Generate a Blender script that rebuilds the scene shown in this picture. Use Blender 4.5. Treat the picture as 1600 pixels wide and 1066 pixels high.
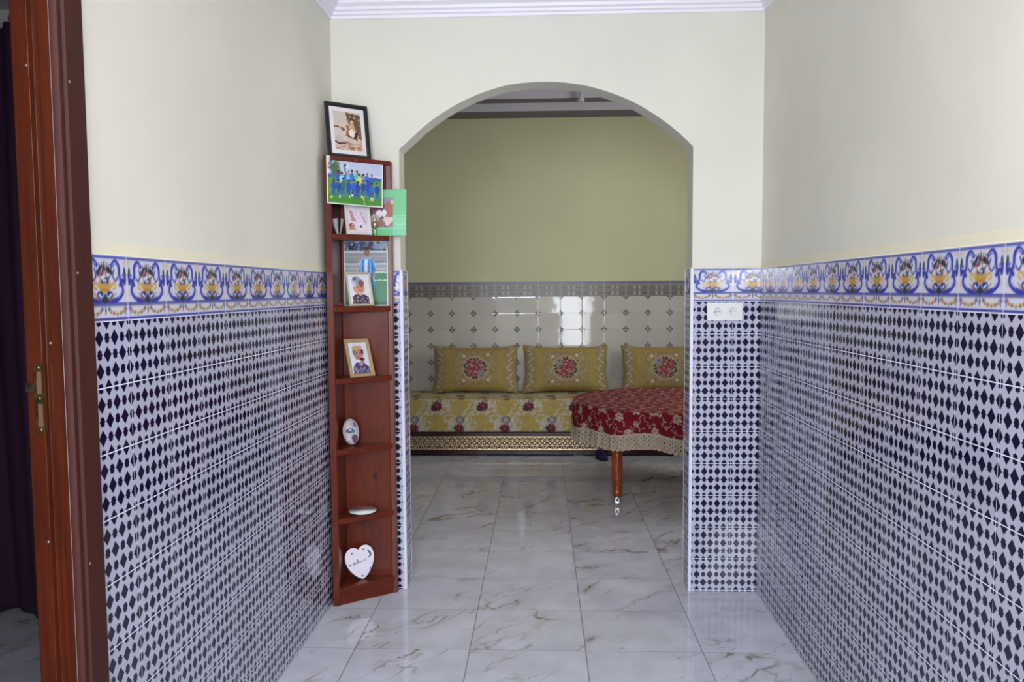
import bpy, bmesh, math, random
import numpy as np
from mathutils import Vector, Matrix

for o in list(bpy.data.objects): bpy.data.objects.remove(o)
S = bpy.context.scene
C = S.collection
PI = math.pi

# ------------------------------------------------------------------ camera
FPX, PITCH, YAW, ROLL, CAMH = 1209.19, .0654, -.0376, -.0063, 1.5542
cd = bpy.data.cameras.new('camera'); cam = bpy.data.objects.new('camera', cd); C.objects.link(cam)
cd.sensor_fit = 'HORIZONTAL'; cd.sensor_width = 36.0; cd.lens = 36.0 * FPX / 1600.0
cd.clip_start = .05; cd.clip_end = 60
_cp, _sp, _cy, _sy = math.cos(PITCH), math.sin(PITCH), math.cos(YAW), math.sin(YAW)
_f = Vector((_sy * _cp, _cy * _cp, -_sp)); _r = Vector((_cy, -_sy, 0)); _u = _r.cross(_f)
_c, _s = math.cos(ROLL), math.sin(ROLL)
_r2 = _c * _r + _s * _u; _u2 = -_s * _r + _c * _u
cam.matrix_world = Matrix(((_r2.x, _u2.x, -_f.x, 0), (_r2.y, _u2.y, -_f.y, 0), (_r2.z, _u2.z, -_f.z, CAMH), (0, 0, 0, 1)))
S.camera = cam

# ------------------------------------------------------------------ world, daylight and hall fill, exposure
wd = bpy.data.worlds.new('world'); S.world = wd; wd.use_nodes = True
wd.node_tree.nodes['Background'].inputs[0].default_value = (.75, .85, 1, 1)
wd.node_tree.nodes['Background'].inputs[1].default_value = .3
S.view_settings.view_transform = 'Standard'; S.view_settings.look = 'None'
S.view_settings.gamma = 1; S.view_settings.use_curve_mapping = False
S.view_settings.exposure = 0.53

def area(name, loc, rot, sx, sy, power, col, spread=PI):
    l = bpy.data.lights.new(name, 'AREA'); l.shape = 'RECTANGLE'; l.size = sx; l.size_y = sy
    l.energy = power; l.color = col; l.spread = spread
    o = bpy.data.objects.new(name, l); C.objects.link(o); o.location = loc; o.rotation_euler = rot
    return o
ZC0 = 3.03
YR = -2.3                                              # rear wall of the hall, behind the camera
area('daylight_door', (.74, YR - .02, 1.15), (PI / 2, 0, 0), .66, 2.2, 44, (.86, .91, 1))
area('daylight_window', (-.55, YR - .02, 2.02), (PI / 2, 0, 0), .9, .8, 78, (.9, .93, 1))
area('hall_fill', (0, -.2, ZC0 - .01), (0, 0, 0), 1.3, 1.8, 42, (.97, .98, 1))  # added lamp under the solid ceiling, out of view, lifts the side walls
area('daylight_salon', (2.38, 5.7, 2.25), (0, PI / 2, 0), 1.1, 1.2, 24, (1, .98, .93))

# ------------------------------------------------------------------ node helpers
class V:
    """scalar socket with arithmetic"""
    def __init__(s, t, k): s.t = t; s.k = k
    def _m(s, op, *a):
        n = s.t.nodes.new('ShaderNodeMath'); n.operation = op
        for i, x in enumerate((s,) + a):
            if isinstance(x, V): s.t.links.new(x.k, n.inputs[i])
            else: n.inputs[i].default_value = float(x)
        return V(s.t, n.outputs[0])
    def __add__(s, o): return s._m('ADD', o)
    __radd__ = __add__
    def __sub__(s, o): return s._m('SUBTRACT', o)
    def __rsub__(s, o): return (s * -1) + o
    def __mul__(s, o): return s._m('MULTIPLY', o)
    __rmul__ = __mul__
    def __truediv__(s, o): return s._m('DIVIDE', o)
    def floor(s): return s._m('FLOOR')
    def fract(s): return s._m('FRACT')
    def abs(s): return s._m('ABSOLUTE')
    def mn(s, o): return s._m('MINIMUM', o)
    def mx(s, o): return s._m('MAXIMUM', o)
    def lt(s, o): return s._m('LESS_THAN', o)
    def gt(s, o): return s._m('GREATER_THAN', o)
    def pw(s, o): return s._m('POWER', o)
    def mod(s, o): return s._m('FLOORED_MODULO', o)
    def ss(s, a, b, lo=0., hi=1.):
        n = s.t.nodes.new('ShaderNodeMapRange'); n.interpolation_type = 'SMOOTHSTEP'
        s.t.links.new(s.k, n.inputs[0])
        for i, x in enumerate((a, b, lo, hi)): n.inputs[i + 1].default_value = x
        return V(s.t, n.outputs[0])

def lin(c):
    if isinstance(c, str): c = tuple(int(c[i:i + 2], 16) / 255 for i in (0, 2, 4))
    return tuple((x / 12.92 if x <= .04045 else ((x + .055) / 1.055) ** 2.4) for x in c[:3])

def newmat(name, base=(.8, .8, .8), rough=.5, metal=0., spec=.5, coat=0.):
    m = bpy.data.materials.new(name); m.use_nodes = True
    t = m.node_tree; b = t.nodes['Principled BSDF']
    b.inputs['Base Color'].default_value = tuple(base[:3]) + (1,)
    b.inputs['Roughness'].default_value = rough; b.inputs['Metallic'].default_value = metal
    b.inputs['Specular IOR Level'].default_value = spec; b.inputs['Coat Weight'].default_value = coat
    return m, t, b

def uvxy(t):
    n = t.nodes.new('ShaderNodeUVMap'); s = t.nodes.new('ShaderNodeSeparateXYZ'); t.links.new(n.outputs[0], s.inputs[0])
    return V(t, s.outputs[0]), V(t, s.outputs[1])
def objco(t, scale=(1, 1, 1), rot=(0, 0, 0)):
    n = t.nodes.new('ShaderNodeTexCoord'); mp = t.nodes.new('ShaderNodeMapping')
    mp.inputs['Scale'].default_value = scale; mp.inputs['Rotation'].default_value = rot
    t.links.new(n.outputs['Object'], mp.inputs[0]); return mp.outputs[0]
def comb(t, x, y, z=0.):
    n = t.nodes.new('ShaderNodeCombineXYZ')
    for i, q in enumerate((x, y, z)):
        if isinstance(q, V): t.links.new(q.k, n.inputs[i])
        else: n.inputs[i].default_value = q
    return n.outputs[0]
def noise(t, vec, scale, detail=2, rough=.5, dist=0.):
    n = t.nodes.new('ShaderNodeTexNoise'); t.links.new(vec, n.inputs['Vector'])
    n.inputs['Scale'].default_value = scale; n.inputs['Detail'].default_value = detail
    n.inputs['Roughness'].default_value = rough; n.inputs['Distortion'].default_value = dist
    return V(t, n.outputs[0])
def white(t, vec):
    n = t.nodes.new('ShaderNodeTexWhiteNoise'); n.noise_dimensions = '3D'; t.links.new(vec, n.inputs['Vector'])
    return n
def mix(t, f, a, b):
    n = t.nodes.new('ShaderNodeMix'); n.data_type = 'RGBA'
    if isinstance(f, V): t.links.new(f.k, n.inputs[0])
    else: n.inputs[0].default_value = f
    for i, x in ((6, a), (7, b)):
        if isinstance(x, tuple): n.inputs[i].default_value = tuple(x[:3]) + (1,)
        else: t.links.new(x, n.inputs[i])
    return n.outputs[2]
def bump(t, b, h, strength=.3, dist=.01):
    n = t.nodes.new('ShaderNodeBump'); n.inputs['Strength'].default_value = strength; n.inputs['Distance'].default_value = dist
    t.links.new(h.k, n.inputs['Height']); t.links.new(n.outputs[0], b.inputs['Normal'])
def tilt(t, b, rnd, amp):
    # every tile sits a touch off true: geometry normal + a small random vector per tile
    g = t.nodes.new('ShaderNodeNewGeometry'); a = t.nodes.new('ShaderNodeVectorMath'); a.operation = 'SUBTRACT'
    t.links.new(rnd, a.inputs[0]); a.inputs[1].default_value = (.5, .5, .5)
    c = t.nodes.new('ShaderNodeVectorMath'); c.operation = 'SCALE'; t.links.new(a.outputs[0], c.inputs[0]); c.inputs['Scale'].default_value = amp
    d = t.nodes.new('ShaderNodeVectorMath'); d.operation = 'ADD'; t.links.new(g.outputs['Normal'], d.inputs[0]); t.links.new(c.outputs[0], d.inputs[1])
    e = t.nodes.new('ShaderNodeVectorMath'); e.operation = 'NORMALIZE'; t.links.new(d.outputs[0], e.inputs[0])
    bp = [n for n in t.nodes if n.type == 'BUMP']
    t.links.new(e.outputs[0], bp[0].inputs['Normal'] if bp else b.inputs['Normal'])
def plug(t, b, name, sock): t.links.new(sock.k if isinstance(sock, V) else sock, b.inputs[name])

# ------------------------------------------------------------------ materials
def plaster(name, c, spots=()):
    m, t, b = newmat(name, c, .62, spec=.3)
    v = objco(t); n = noise(t, v, 1.7, 3); n2 = noise(t, v, 9, 2)
    f = n.ss(.35, .65) * .6 + n2 * .4
    plug(t, b, 'Base Color', mix(t, f, tuple(x * .955 for x in c), tuple(min(1, x * 1.03) for x in c)))
    bump(t, b, noise(t, v, 60, 3) * .5 + n2 * .6, .12, .004)
    return m
M_plaster = plaster('cream_plaster', lin((.895, .885, .83)))
M_plaster_y = plaster('yellow_cream_plaster', lin((.875, .87, .82)))
M_salon = plaster('olive_plaster', lin((.80, .80, .66)))
M_ceil = plaster('white_ceiling_plaster', lin((.92, .91, .93)))
M_salon_ceil = plaster('lilac_grey_ceiling', lin((.80, .79, .83)))
M_greytrim = plaster('grey_ceiling_trim', lin((.46, .44, .47)))
M_cornice, t, b = newmat('white_cornice_gloss_paint', lin((.93, .92, .96)), .4)

def navy_tile():
    m, t, b = newmat('navy_lattice_tile', rough=.08, spec=.5)
    u, v = uvxy(t)                                    # u, v in tiles; a tile is 6 x 4 lattice steps
    U, W = u * 6, v * 4
    iu, iv = (U + .5).floor(), (W + .5).floor()
    du, dv = (U - iu).abs(), (W - iv).abs()
    par = (iu + iv).mod(2)                            # 1 diamond, 0 star dot
    dia = (du + dv).ss(.505, .535, 1, 0)
    star = (du.mx(dv).ss(.245, .275, 1, 0)).mx((du + dv).ss(.345, .375, 1, 0))
    ink = par * dia + (1 - par) * star
    fu, fv = (u - (u + .5).floor()).abs(), (v - (v + .5).floor()).abs()
    gu = fu.ss(.0025, .0055, 1, 0); gv = fv.ss(.008, .012, 1, 0)
    g = gu.mx(gv)
    wn = white(t, comb(t, (u + .0).floor(), v.floor(), .3))
    tone = V(t, wn.outputs[0])
    base = mix(t, tone, lin((.69, .70, .77)), lin((.715, .725, .795)))
    ink_c = mix(t, noise(t, comb(t, U, W), 3.1, 1), lin((.04, .02, .15)), lin((.08, .045, .23)))
    c = mix(t, ink, base, ink_c); c = mix(t, g, c, lin((.88, .88, .94)))
    plug(t, b, 'Base Color', c); plug(t, b, 'Roughness', g * .5 + .07 + tone * .04)
    tilt(t, b, wn.outputs[1], .014)
    return m
M_navy = navy_tile()

def salon_tile():
    m, t, b = newmat('grey_cross_tile', rough=.06, spec=.5)
    u, v = uvxy(t)
    fu, fv = (u - (u + .5).floor()).abs(), (v - (v + .5).floor()).abs()
    X, Y = fu * .2186, fv * .1653                     # metres from the nearest tile corner
    arm1 = (Y + (X - .025).mx(0) * .95).ss(.0095, .0120, 1, 0)
    arm2 = (X + (Y - .025).mx(0) * .95).ss(.0095, .0120, 1, 0)
    petal = arm1.mx(arm2)
    core = (X.mn(Y)).ss(.0024, .0036, 1, 0) * X.mx(Y).ss(.022, .026, 1, 0)
    g = X.mn(Y).ss(.0010, .0018, 1, 0)
    wn = white(t, comb(t, u.floor(), v.floor(), 2.3)); sep = t.nodes.new('ShaderNodeSeparateXYZ'); t.links.new(wn.outputs[1], sep.inputs[0])
    c = mix(t, V(t, wn.outputs[0]), lin((.76, .75, .72)), lin((.80, .79, .76)))
    c = mix(t, petal, c, lin((.30, .31, .31))); c = mix(t, core, c, lin((.80, .81, .79))); c = mix(t, g, c, lin((.70, .70, .68)))
    plug(t, b, 'Base Color', c); plug(t, b, 'Roughness', g * .5 + .05)
    cor = (X * X + Y * Y).pw(.5)
    h = X.ss(0, .006) * .2 + Y.ss(0, .006) * .2 + cor.ss(0, .03) * .4 + noise(t, comb(t, u, v), 2.6, 1) * .5
    bump(t, b, h, .5, .0015); tilt(t, b, wn.outputs[1], .012)
    return m
M_salontile = salon_tile()

def marble():
    m, t, b = newmat('veined_marble_floor_tile', rough=.07, spec=.5)
    u, v = uvxy(t)                                    # in floor tiles
    iu, iv = u.floor(), v.floor()
    wn = white(t, comb(t, iu, iv, 7.7)); sep = t.nodes.new('ShaderNodeSeparateXYZ'); t.links.new(wn.outputs[1], sep.inputs[0])
    r1, r2 = V(t, sep.outputs[0]), V(t, sep.outputs[1])
    x = u * .5 + r1 * 9; y = v * .42 + r2 * 9
    a = x * .80 + y * .60; c_ = y * .80 - x * .60      # veins run up to the right
    w1 = noise(t, comb(t, a, c_, r1 * 5), 2.2, 5, .62)
    def vein(sa, sc, wdt, wob, z):
        n = noise(t, comb(t, a * sa + w1 * wob, c_ * sc + w1 * wob * 1.6, r2 * 7 + z), 1, 2, .5)
        return (n - .5).abs().ss(0, wdt, 1, 0)
    m1 = noise(t, comb(t, a, c_, r2 * 3), 2.4, 2).ss(.42, .62)
    m2 = noise(t, comb(t, a, c_, r1 * 3 + 4), 3.2, 2).ss(.44, .60)
    v1 = vein(1.1, 3.4, .011, .75, 0.) * m1
    v2 = vein(1.8, 5.6, .011, .9, 4.) * m2 * .6
    halo = vein(1.1, 3.4, .075, .75, 0.) * m1 * noise(t, comb(t, a, c_, 9.), 7, 3).ss(.35, .6)
    cloud = noise(t, comb(t, a, c_, 0.), 5, 3)
    c = mix(t, cloud.ss(.35, .7), lin((.76, .765, .81)), lin((.81, .82, .865)))
    c = mix(t, halo * .45, c, lin((.62, .59, .54)))
    c = mix(t, (v1 * .8).mn(1), c, lin((.44, .37, .29))); c = mix(t, (v2 * .8).mn(1), c, lin((.50, .45, .37)))
    fu = (u - (u + .5).floor()).abs() * .5015; fv = (v - (v + .5).floor()).abs() * .4203
    g = fu.ss(.0014, .0024, 1, 0).mx(fv.ss(.0008, .0016, 1, 0))
    c = mix(t, g * .9, c, lin((.42, .39, .37)))
    plug(t, b, 'Base Color', c); plug(t, b, 'Roughness', g * .4 + .055 + cloud * .04)
    bump(t, b, noise(t, comb(t, u, v), 3.5, 2) + fu.mn(fv).ss(0, .003) * .5, .25, .0012)
    return m
M_marble = marble()

def wood(name, c1, c2, c3, scale=(9, 9, .9), rough=.22, knots=False):
    m, t, b = newmat(name, c1, rough, spec=.35)
    v = objco(t, scale)
    n = noise(t, v, 2.2, 5, .6, 1.4); n2 = noise(t, v, 14, 3, .6)
    f = n.ss(.3, .7)
    c = mix(t, f, c1, c2); c = mix(t, n2.ss(.5, .75) * .55, c, c3)
    if knots:
        sx_ = t.nodes.new('ShaderNodeSeparateXYZ'); t.links.new(objco(t), sx_.inputs[0]); ox, oz = V(t, sx_.outputs[0]), V(t, sx_.outputs[2])
        for kx, kz, rx_, rz_ in ((.146, .605, .013, .022), (.171, .31, .004, .022), (.240, .27, .010, .014), (.10, 1.36, .006, .012)):
            dx, dz = (ox - kx) / rx_, (oz - kz) / rz_
            k = ((dx * dx + dz * dz).pw(.5) + n2 * .5).ss(.55, 1.6, 1, 0)
            c = mix(t, k * .85, c, lin((.13, .045, .03)))
    plug(t, b, 'Base Color', c); plug(t, b, 'Roughness', n2 * .12 + rough)
    bump(t, b, n2 + n, .15, .0015)
    return m
M_shelf = wood('red_varnished_pine', lin((.40, .150, .065)), lin((.34, .11, .045)), lin((.19, .06, .03)), (5, 5, 1), .24, True)
M_shelf_h = wood('red_varnished_pine_board', lin((.40, .150, .065)), lin((.35, .115, .045)), lin((.22, .07, .03)), (1.4, 7, 7), .24)
M_door = wood('mahogany_door_frame', lin((.32, .125, .055)), lin((.25, .09, .042)), lin((.15, .055, .035)), (13, 13, .6), .28)
M_casing = wood('mahogany_casing_paint', lin((.25, .09, .05)), lin((.225, .08, .042)), lin((.19, .07, .04)), (6, 6, .4), .6)
M_leg = wood('orange_varnished_leg', lin((.60, .27, .11)), lin((.50, .21, .085)), lin((.34, .13, .06)), (9, 9, 1.5), .18)
M_darkwood = wood('dark_sofa_wood', lin((.20, .10, .09)), lin((.16, .08, .075)), lin((.10, .05, .05)), (.8, 8, 8), .25)
M_brass, _, _ = newmat('brass', lin((.72, .58, .34)), .25, 1.)
M_oldbrass, t, b = newmat('worn_brass_plate', lin((.60, .50, .33)), .35, 1.)
plug(t, b, 'Base Color', mix(t, noise(t, objco(t), 40, 2).ss(.4, .65), lin((.66, .57, .42)), lin((.46, .38, .27))))
M_chrome, _, _ = newmat('chrome', (.75, .76, .78), .15, 1.)
M_alu, _, _ = newmat('white_tile_edge_trim', lin((.86, .87, .95)), .18, 0., .8)
M_white, _, _ = newmat('white_plastic', lin((.90, .90, .90)), .3)
M_dark, _, _ = newmat('dark_slot', (.01, .01, .012), .6)
M_blackframe, _, _ = newmat('black_frame_lacquer', (.012, .012, .014), .3)
M_mat, _, _ = newmat('white_mount_board', lin((.90, .87, .88)), .8)
M_goldframe, t, b = newmat('pale_gold_wood_frame', lin((.68, .57, .40)), .35)
plug(t, b, 'Base Color', mix(t, noise(t, objco(t, (60, 60, 6)), 1, 3), lin((.73, .62, .45)), lin((.58, .47, .32))))
M_silverframe, _, _ = newmat('champagne_frame', lin((.75, .71, .62)), .35, .2)
M_whiteframe, _, _ = newmat('off_white_frame', lin((.83, .82, .81)), .5)
M_back, _, _ = newmat('grey_card_back', lin((.35, .34, .33)), .8)
M_bluecloth, t, b = newmat('dark_blue_felt', lin((.06, .10, .30)), .8)
M_curtain, t, b = newmat('purple_curtain_cloth', lin((.24, .10, .23)), .85)
plug(t, b, 'Base Color', mix(t, noise(t, objco(t, (3, 3, .4)), 3, 3), lin((.26, .10, .24)), lin((.19, .08, .21))))
bump(t, b, noise(t, objco(t), 300, 1), .3, .001)
M_screw, _, _ = newmat('pale_screw_head', lin((.7, .68, .62)), .35, .8)

def colmat(name, rough=.5, spec=.5, metal=0., coat=0., fuzz=0., weave=0.):
    m, t, b = newmat(name, rough=rough, spec=spec, metal=metal, coat=coat)
    a = t.nodes.new('ShaderNodeAttribute'); a.attribute_name = 'paint'
    t.links.new(a.outputs['Color'], b.inputs['Base Color'])
    if fuzz: b.inputs['Sheen Weight'].default_value = fuzz; b.inputs['Sheen Roughness'].default_value = .4
    if weave: bump(t, b, noise(t, objco(t), weave, 2), .4, .001)
    return m, t, b
M_border, t, b = colmat('majolica_border_glaze', .09)
M_salonborder, t, b = colmat('grey_border_glaze', .34)
M_print, _, _ = colmat('glossy_photo_print', .25)
M_print_m, _, _ = colmat('matte_photo_print', .6)
M_fabric, _, _ = colmat('printed_upholstery', .85, .2, fuzz=.1, weave=350)
M_cloth, t, b = colmat('red_embroidered_cloth', .8, .2, weave=250)
M_lace, t, b = colmat('beige_lace', .85, .2, weave=300)
al = t.nodes.new('ShaderNodeAttribute'); al.attribute_name = 'solid'; t.links.new(al.outputs['Fac'], b.inputs['Alpha'])
# pierced gilt panel: gilt where the mask is 1, dark wood behind
M_gilt, t, b = newmat('embossed_gilt_strip', rough=.3, metal=1.)
a = t.nodes.new('ShaderNodeAttribute'); a.attribute_name = 'paint'
sx = t.nodes.new('ShaderNodeSeparateXYZ'); t.links.new(a.outputs['Vector'], sx.inputs[0]); k = V(t, sx.outputs[0])
plug(t, b, 'Base Color', mix(t, k, lin((.22, .12, .08)), lin((.70, .62, .50)))); plug(t, b, 'Metallic', k * .9 + .05)
plug(t, b, 'Roughness', k * -.16 + .5)

# ------------------------------------------------------------------ mesh helpers
def link(name, me, mat=None, parent=None, smooth=False):
    o = bpy.data.objects.new(name, me); C.objects.link(o)
    if mat: me.materials.append(mat)
    if smooth: me.polygons.foreach_set('use_smooth', [True] * len(me.polygons))
    if parent: o.parent = parent
    return o
def tag(o, label, cat, group=None):
    o['label'] = label; o['category'] = cat
    if group: o['group'] = group
    return o
def struct(o): o['kind'] = 'structure'; return o
def empty(name, loc=(0, 0, 0), rz=0):
    o = bpy.data.objects.new(name, None); C.objects.link(o); o.location = loc; o.rotation_euler = (0, 0, rz); o.empty_display_size = .05
    return o
def pydata(name, vs, fs, mat, parent=None, smooth=False, uvs=None):
    me = bpy.data.meshes.new(name); me.from_pydata([tuple(v) for v in vs], [], fs)
    if uvs is not None:
        l = me.uv_layers.new(name='UVMap')
        for lo in me.loops: l.data[lo.index].uv = uvs[lo.vertex_index]
    me.validate(); me.update()
    return link(name, me, mat, parent, smooth)
def frombm(name, bm, mat, parent=None, smooth=False, bev=0, seg=2):
    bmesh.ops.recalc_face_normals(bm, faces=bm.faces)
    me = bpy.data.meshes.new(name); bm.to_mesh(me); bm.free()
    o = link(name, me, mat, parent, smooth)
    if bev:
        md = o.modifiers.new('bevel', 'BEVEL'); md.width = bev; md.segments = seg; md.limit_method = 'ANGLE'; md.angle_limit = .6
        me.polygons.foreach_set('use_smooth', [True] * len(me.polygons))
        try: me.set_sharp_from_angle(angle=.7)
        except Exception: pass
    return o
def addbox(bm, x0, y0, z0, x1, y1, z1, mtx=None):
    vs = [bm.verts.new((x, y, z)) for x in (x0, x1) for y in (y0, y1) for z in (z0, z1)]
    for f in ((0, 1, 3, 2), (4, 6, 7, 5), (0, 4, 5, 1), (2, 3, 7, 6), (0, 2, 6, 4), (1, 5, 7, 3)): bm.faces.new([vs[i] for i in f])
    if mtx is not None: bmesh.ops.transform(bm, matrix=mtx, verts=vs)
def box(name, a, b_, mat, parent=None, bev=0):
    bm = bmesh.new(); addbox(bm, *a, *b_); return frombm(name, bm, mat, parent, bev=bev)
def prism(bm, poly, z0, z1):
    lo = [bm.verts.new((x, y, z0)) for x, y in poly]; hi = [bm.verts.new((x, y, z1)) for x, y in poly]
    bm.faces.new(lo[::-1]); bm.faces.new(hi)
    for i in range(len(poly)): j = (i + 1) % len(poly); bm.faces.new((lo[i], lo[j], hi[j], hi[i]))
def lathe(bm, prof, n=24, mtx=None):
    rings = []; allv = []
    for r, z in prof:
        ring = [bm.verts.new((r * math.cos(2 * PI * i / n), r * math.sin(2 * PI * i / n), z)) for i in range(n)]; rings.append(ring); allv += ring
    for a_, b_ in zip(rings, rings[1:]):
        for i in range(n): j = (i + 1) % n; bm.faces.new((a_[i], a_[j], b_[j], b_[i]))
    bm.faces.new(rings[0][::-1]); bm.faces.new(rings[-1])
    if mtx is not None: bmesh.ops.transform(bm, matrix=mtx, verts=allv)
def extrude_profile(bm, prof, p0, p1, outv, upv=Vector((0, 0, 1)), m0=0., m1=0.):
    """sweep a 2-D profile (out, up) from p0 to p1; m0, m1 = mitre per unit of 'out' at each end"""
    d = (p1 - p0).normalized()
    A = [bm.verts.new(p0 + outv * o + upv * u + d * (o * m0)) for o, u in prof]
    B = [bm.verts.new(p1 + outv * o + upv * u - d * (o * m1)) for o, u in prof]
    n = len(prof)
    for i in range(n): j = (i + 1) % n; bm.faces.new((A[i], A[j], B[j], B[i]))
    bm.faces.new(A[::-1]); bm.faces.new(B)

# ------------------------------------------------------------------ painting (flat artwork held as surface colour)
class Art:
    """float image, row 0 at the bottom; coordinates in art units w x h"""
    def __init__(s, w, h, res, bg):
        s.w, s.h = w, h; s.nx = int(round(w * res)); s.ny = int(round(h * res)); s.px = w / s.nx
        s.X, s.Y = np.meshgrid((np.arange(s.nx) + .5) * w / s.nx, (np.arange(s.ny) + .5) * h / s.ny)
        s.im = np.ones((s.ny, s.nx, 3)) * np.array(bg if not isinstance(bg, str) else hexc(bg))
    def blend(s, d, col, a=1.):
        k = np.clip(.5 - d / s.px / 1.2, 0, 1)[..., None] * a
        s.im = s.im * (1 - k) + np.array(hexc(col)) * k
    def ell(s, x, y, rx, ry, col, rot=0, a=1., ring=None):
        c, n = math.cos(rot), math.sin(rot)
        X, Y = (s.X - x) * c + (s.Y - y) * n, -(s.X - x) * n + (s.Y - y) * c
        q = np.sqrt((X / rx) ** 2 + (Y / ry) ** 2); d = (q - 1) * min(rx, ry)
        if ring: d = np.abs(d) - ring / 2
        s.blend(d, col, a)
    def rect(s, x0, y0, x1, y1, col, a=1.):
        d = np.maximum(np.maximum(x0 - s.X, s.X - x1), np.maximum(y0 - s.Y, s.Y - y1)); s.blend(d, col, a)
    def line(s, pts, wd, col, a=1., taper=False):
        D = np.full(s.X.shape, 1e9)
        n = len(pts) - 1
        for i, ((x0, y0), (x1, y1)) in enumerate(zip(pts, pts[1:])):
            vx, vy = x1 - x0, y1 - y0; L = vx * vx + vy * vy + 1e-12
            tt = np.clip(((s.X - x0) * vx + (s.Y - y0) * vy) / L, 0, 1)
            d = np.hypot(s.X - x0 - tt * vx, s.Y - y0 - tt * vy)
            ww = wd / 2
            if taper: ww = wd / 2 * (1 - .8 * np.abs(2 * (i + tt) / n - 1))
            D = np.minimum(D, d - ww)
        s.blend(D, col, a)
    def poly(s, pts, col, a=1.):
        inside = np.zeros(s.X.shape, bool); D = np.full(s.X.shape, 1e9)
        for (x0, y0), (x1, y1) in zip(pts, pts[1:] + pts[:1]):
            cnd = (y0 > s.Y) != (y1 > s.Y)
            xi = (x1 - x0) * (s.Y - y0) / ((y1 - y0) if y1 != y0 else 1e-9) + x0
            inside ^= cnd & (s.X < xi)
            vx, vy = x1 - x0, y1 - y0; L = vx * vx + vy * vy + 1e-12
            tt = np.clip(((s.X - x0) * vx + (s.Y - y0) * vy) / L, 0, 1)
            D = np.minimum(D, np.hypot(s.X - x0 - tt * vx, s.Y - y0 - tt * vy))
        s.blend(np.where(inside, -D, D), col, a)
    def scramble(s, amp, cell=3, seed=1):
        r = np.random.RandomState(seed); ny, nx = s.im.shape[:2]
        def f():
            g = r.randn(ny // cell + 3, nx // cell + 3); yy = np.linspace(0, ny / cell, ny); xx = np.linspace(0, nx / cell, nx)
            y0_, x0_ = yy.astype(int), xx.astype(int); fy, fx = (yy - y0_)[:, None], (xx - x0_)[None]
            return (g[y0_][:, x0_] * (1 - fy) * (1 - fx) + g[y0_ + 1][:, x0_] * fy * (1 - fx) + g[y0_][:, x0_ + 1] * (1 - fy) * fx + g[y0_ + 1][:, x0_ + 1] * fy * fx)
        dx, dy = f() * amp / s.px, f() * amp / s.px
        Y, X = np.mgrid[0:ny, 0:nx]
        s.im = s.im[np.clip(np.rint(Y + dy), 0, ny - 1).astype(int), np.clip(np.rint(X + dx), 0, nx - 1).astype(int)]
        return s
    def noise(s, amt, seed=0, cell=1):
        r = np.random.RandomState(seed); g = r.rand(s.ny // cell + 2, s.nx // cell + 2)
        g = np.kron(g, np.ones((cell, cell)))[:s.ny, :s.nx]
        s.im = np.clip(s.im * (1 + (g[..., None] - .5) * amt), 0, 1)
def hexc(c): return tuple(int(c[i:i + 2], 16) / 255 for i in (0, 2, 4)) if isinstance(c, str) else c
def tolin(im): return np.where(im <= .04045, im / 12.92, ((np.clip(im, 0, 1) + .055) / 1.055) ** 2.4)
def curve(pts, n=8):
    """Catmull-Rom through pts"""
    P = [pts[0]] + list(pts) + [pts[-1]]; out = []
    for i in range(1, len(P) - 2):
        for k in range(n):
            t_ = k / n; a_, b_, c_, d_ = (np.array(P[i + q]) for q in (-1, 0, 1, 2))
            out.append(tuple(.5 * (2 * b_ + (c_ - a_) * t_ + (2 * a_ - 5 * b_ + 4 * c_ - d_) * t_ ** 2 + (3 * b_ - a_ - 3 * c_ + d_) * t_ ** 3)))
    out.append(tuple(pts[-1])); return out
def paintattr(me, cols, name='paint'):
    a_ = me.attributes.new(name, 'FLOAT_COLOR', 'POINT')
    c4 = np.ones((len(cols), 4), np.float32); c4[:, :3] = cols; a_.data.foreach_set('color', c4.ravel())
def gridmesh(name, P, cols, mat, parent=None, smooth=True, wrap=False, solid=None):
    """P (ny,nx,3) points, cols (ny,nx,3) linear"""
    ny, nx = P.shape[:2]
    idx = np.arange(ny * nx).reshape(ny, nx)
    if wrap: idx = np.concatenate([idx, idx[:, :1]], 1)
    f = np.stack([idx[:-1, :-1], idx[:-1, 1:], idx[1:, 1:], idx[1:, :-1]], -1).reshape(-1, 4)
    me = bpy.data.meshes.new(name); me.vertices.add(ny * nx); me.vertices.foreach_set('co', P.reshape(-1).astype(np.float32))
    me.loops.add(len(f) * 4); me.loops.foreach_set('vertex_index', f.ravel().astype(np.int32))
    me.polygons.add(len(f)); me.polygons.foreach_set('loop_start', np.arange(0, len(f) * 4, 4, dtype=np.int32))
    me.update(calc_edges=True); paintattr(me, cols.reshape(-1, 3))
    if solid is not None:
        a_ = me.attributes.new('solid', 'FLOAT', 'POINT'); a_.data.foreach_set('value', solid.ravel().astype(np.float32))
    return link(name, me, mat, parent, smooth)
def artpanel(name, art, p0, ux, uy, mat, parent=None, nmap=None):
    """flat picture: p0 lower-left, ux/uy full edge vectors"""
    ny, nx = art.im.shape[:2]
    s_ = np.linspace(0, 1, nx)[None, :, None]; t_ = np.linspace(0, 1, ny)[:, None, None]
    P = np.array(p0) + s_ * np.array(ux) + t_ * np.array(uy)
    return gridmesh(name, P, tolin(art.im), mat, parent, smooth=False)

# ------------------------------------------------------------------ room numbers
D = 3.928                                   # face of the arch wall
TH = .158                                   # its thickness
DB = 7.80                                   # back wall of the salon
XR = lambda y: 1.097 - .0088 * (D - y)
XL = lambda y: -1.042 - .0154 * (D - y)
HT = 1.655                                  # top of the tiled dado
DOORY = 1.711                               # far jamb of the side door
SX0, SX1 = -2.05, 2.45                      # salon side walls
ZC = 3.03                                   # hall ceiling

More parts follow.
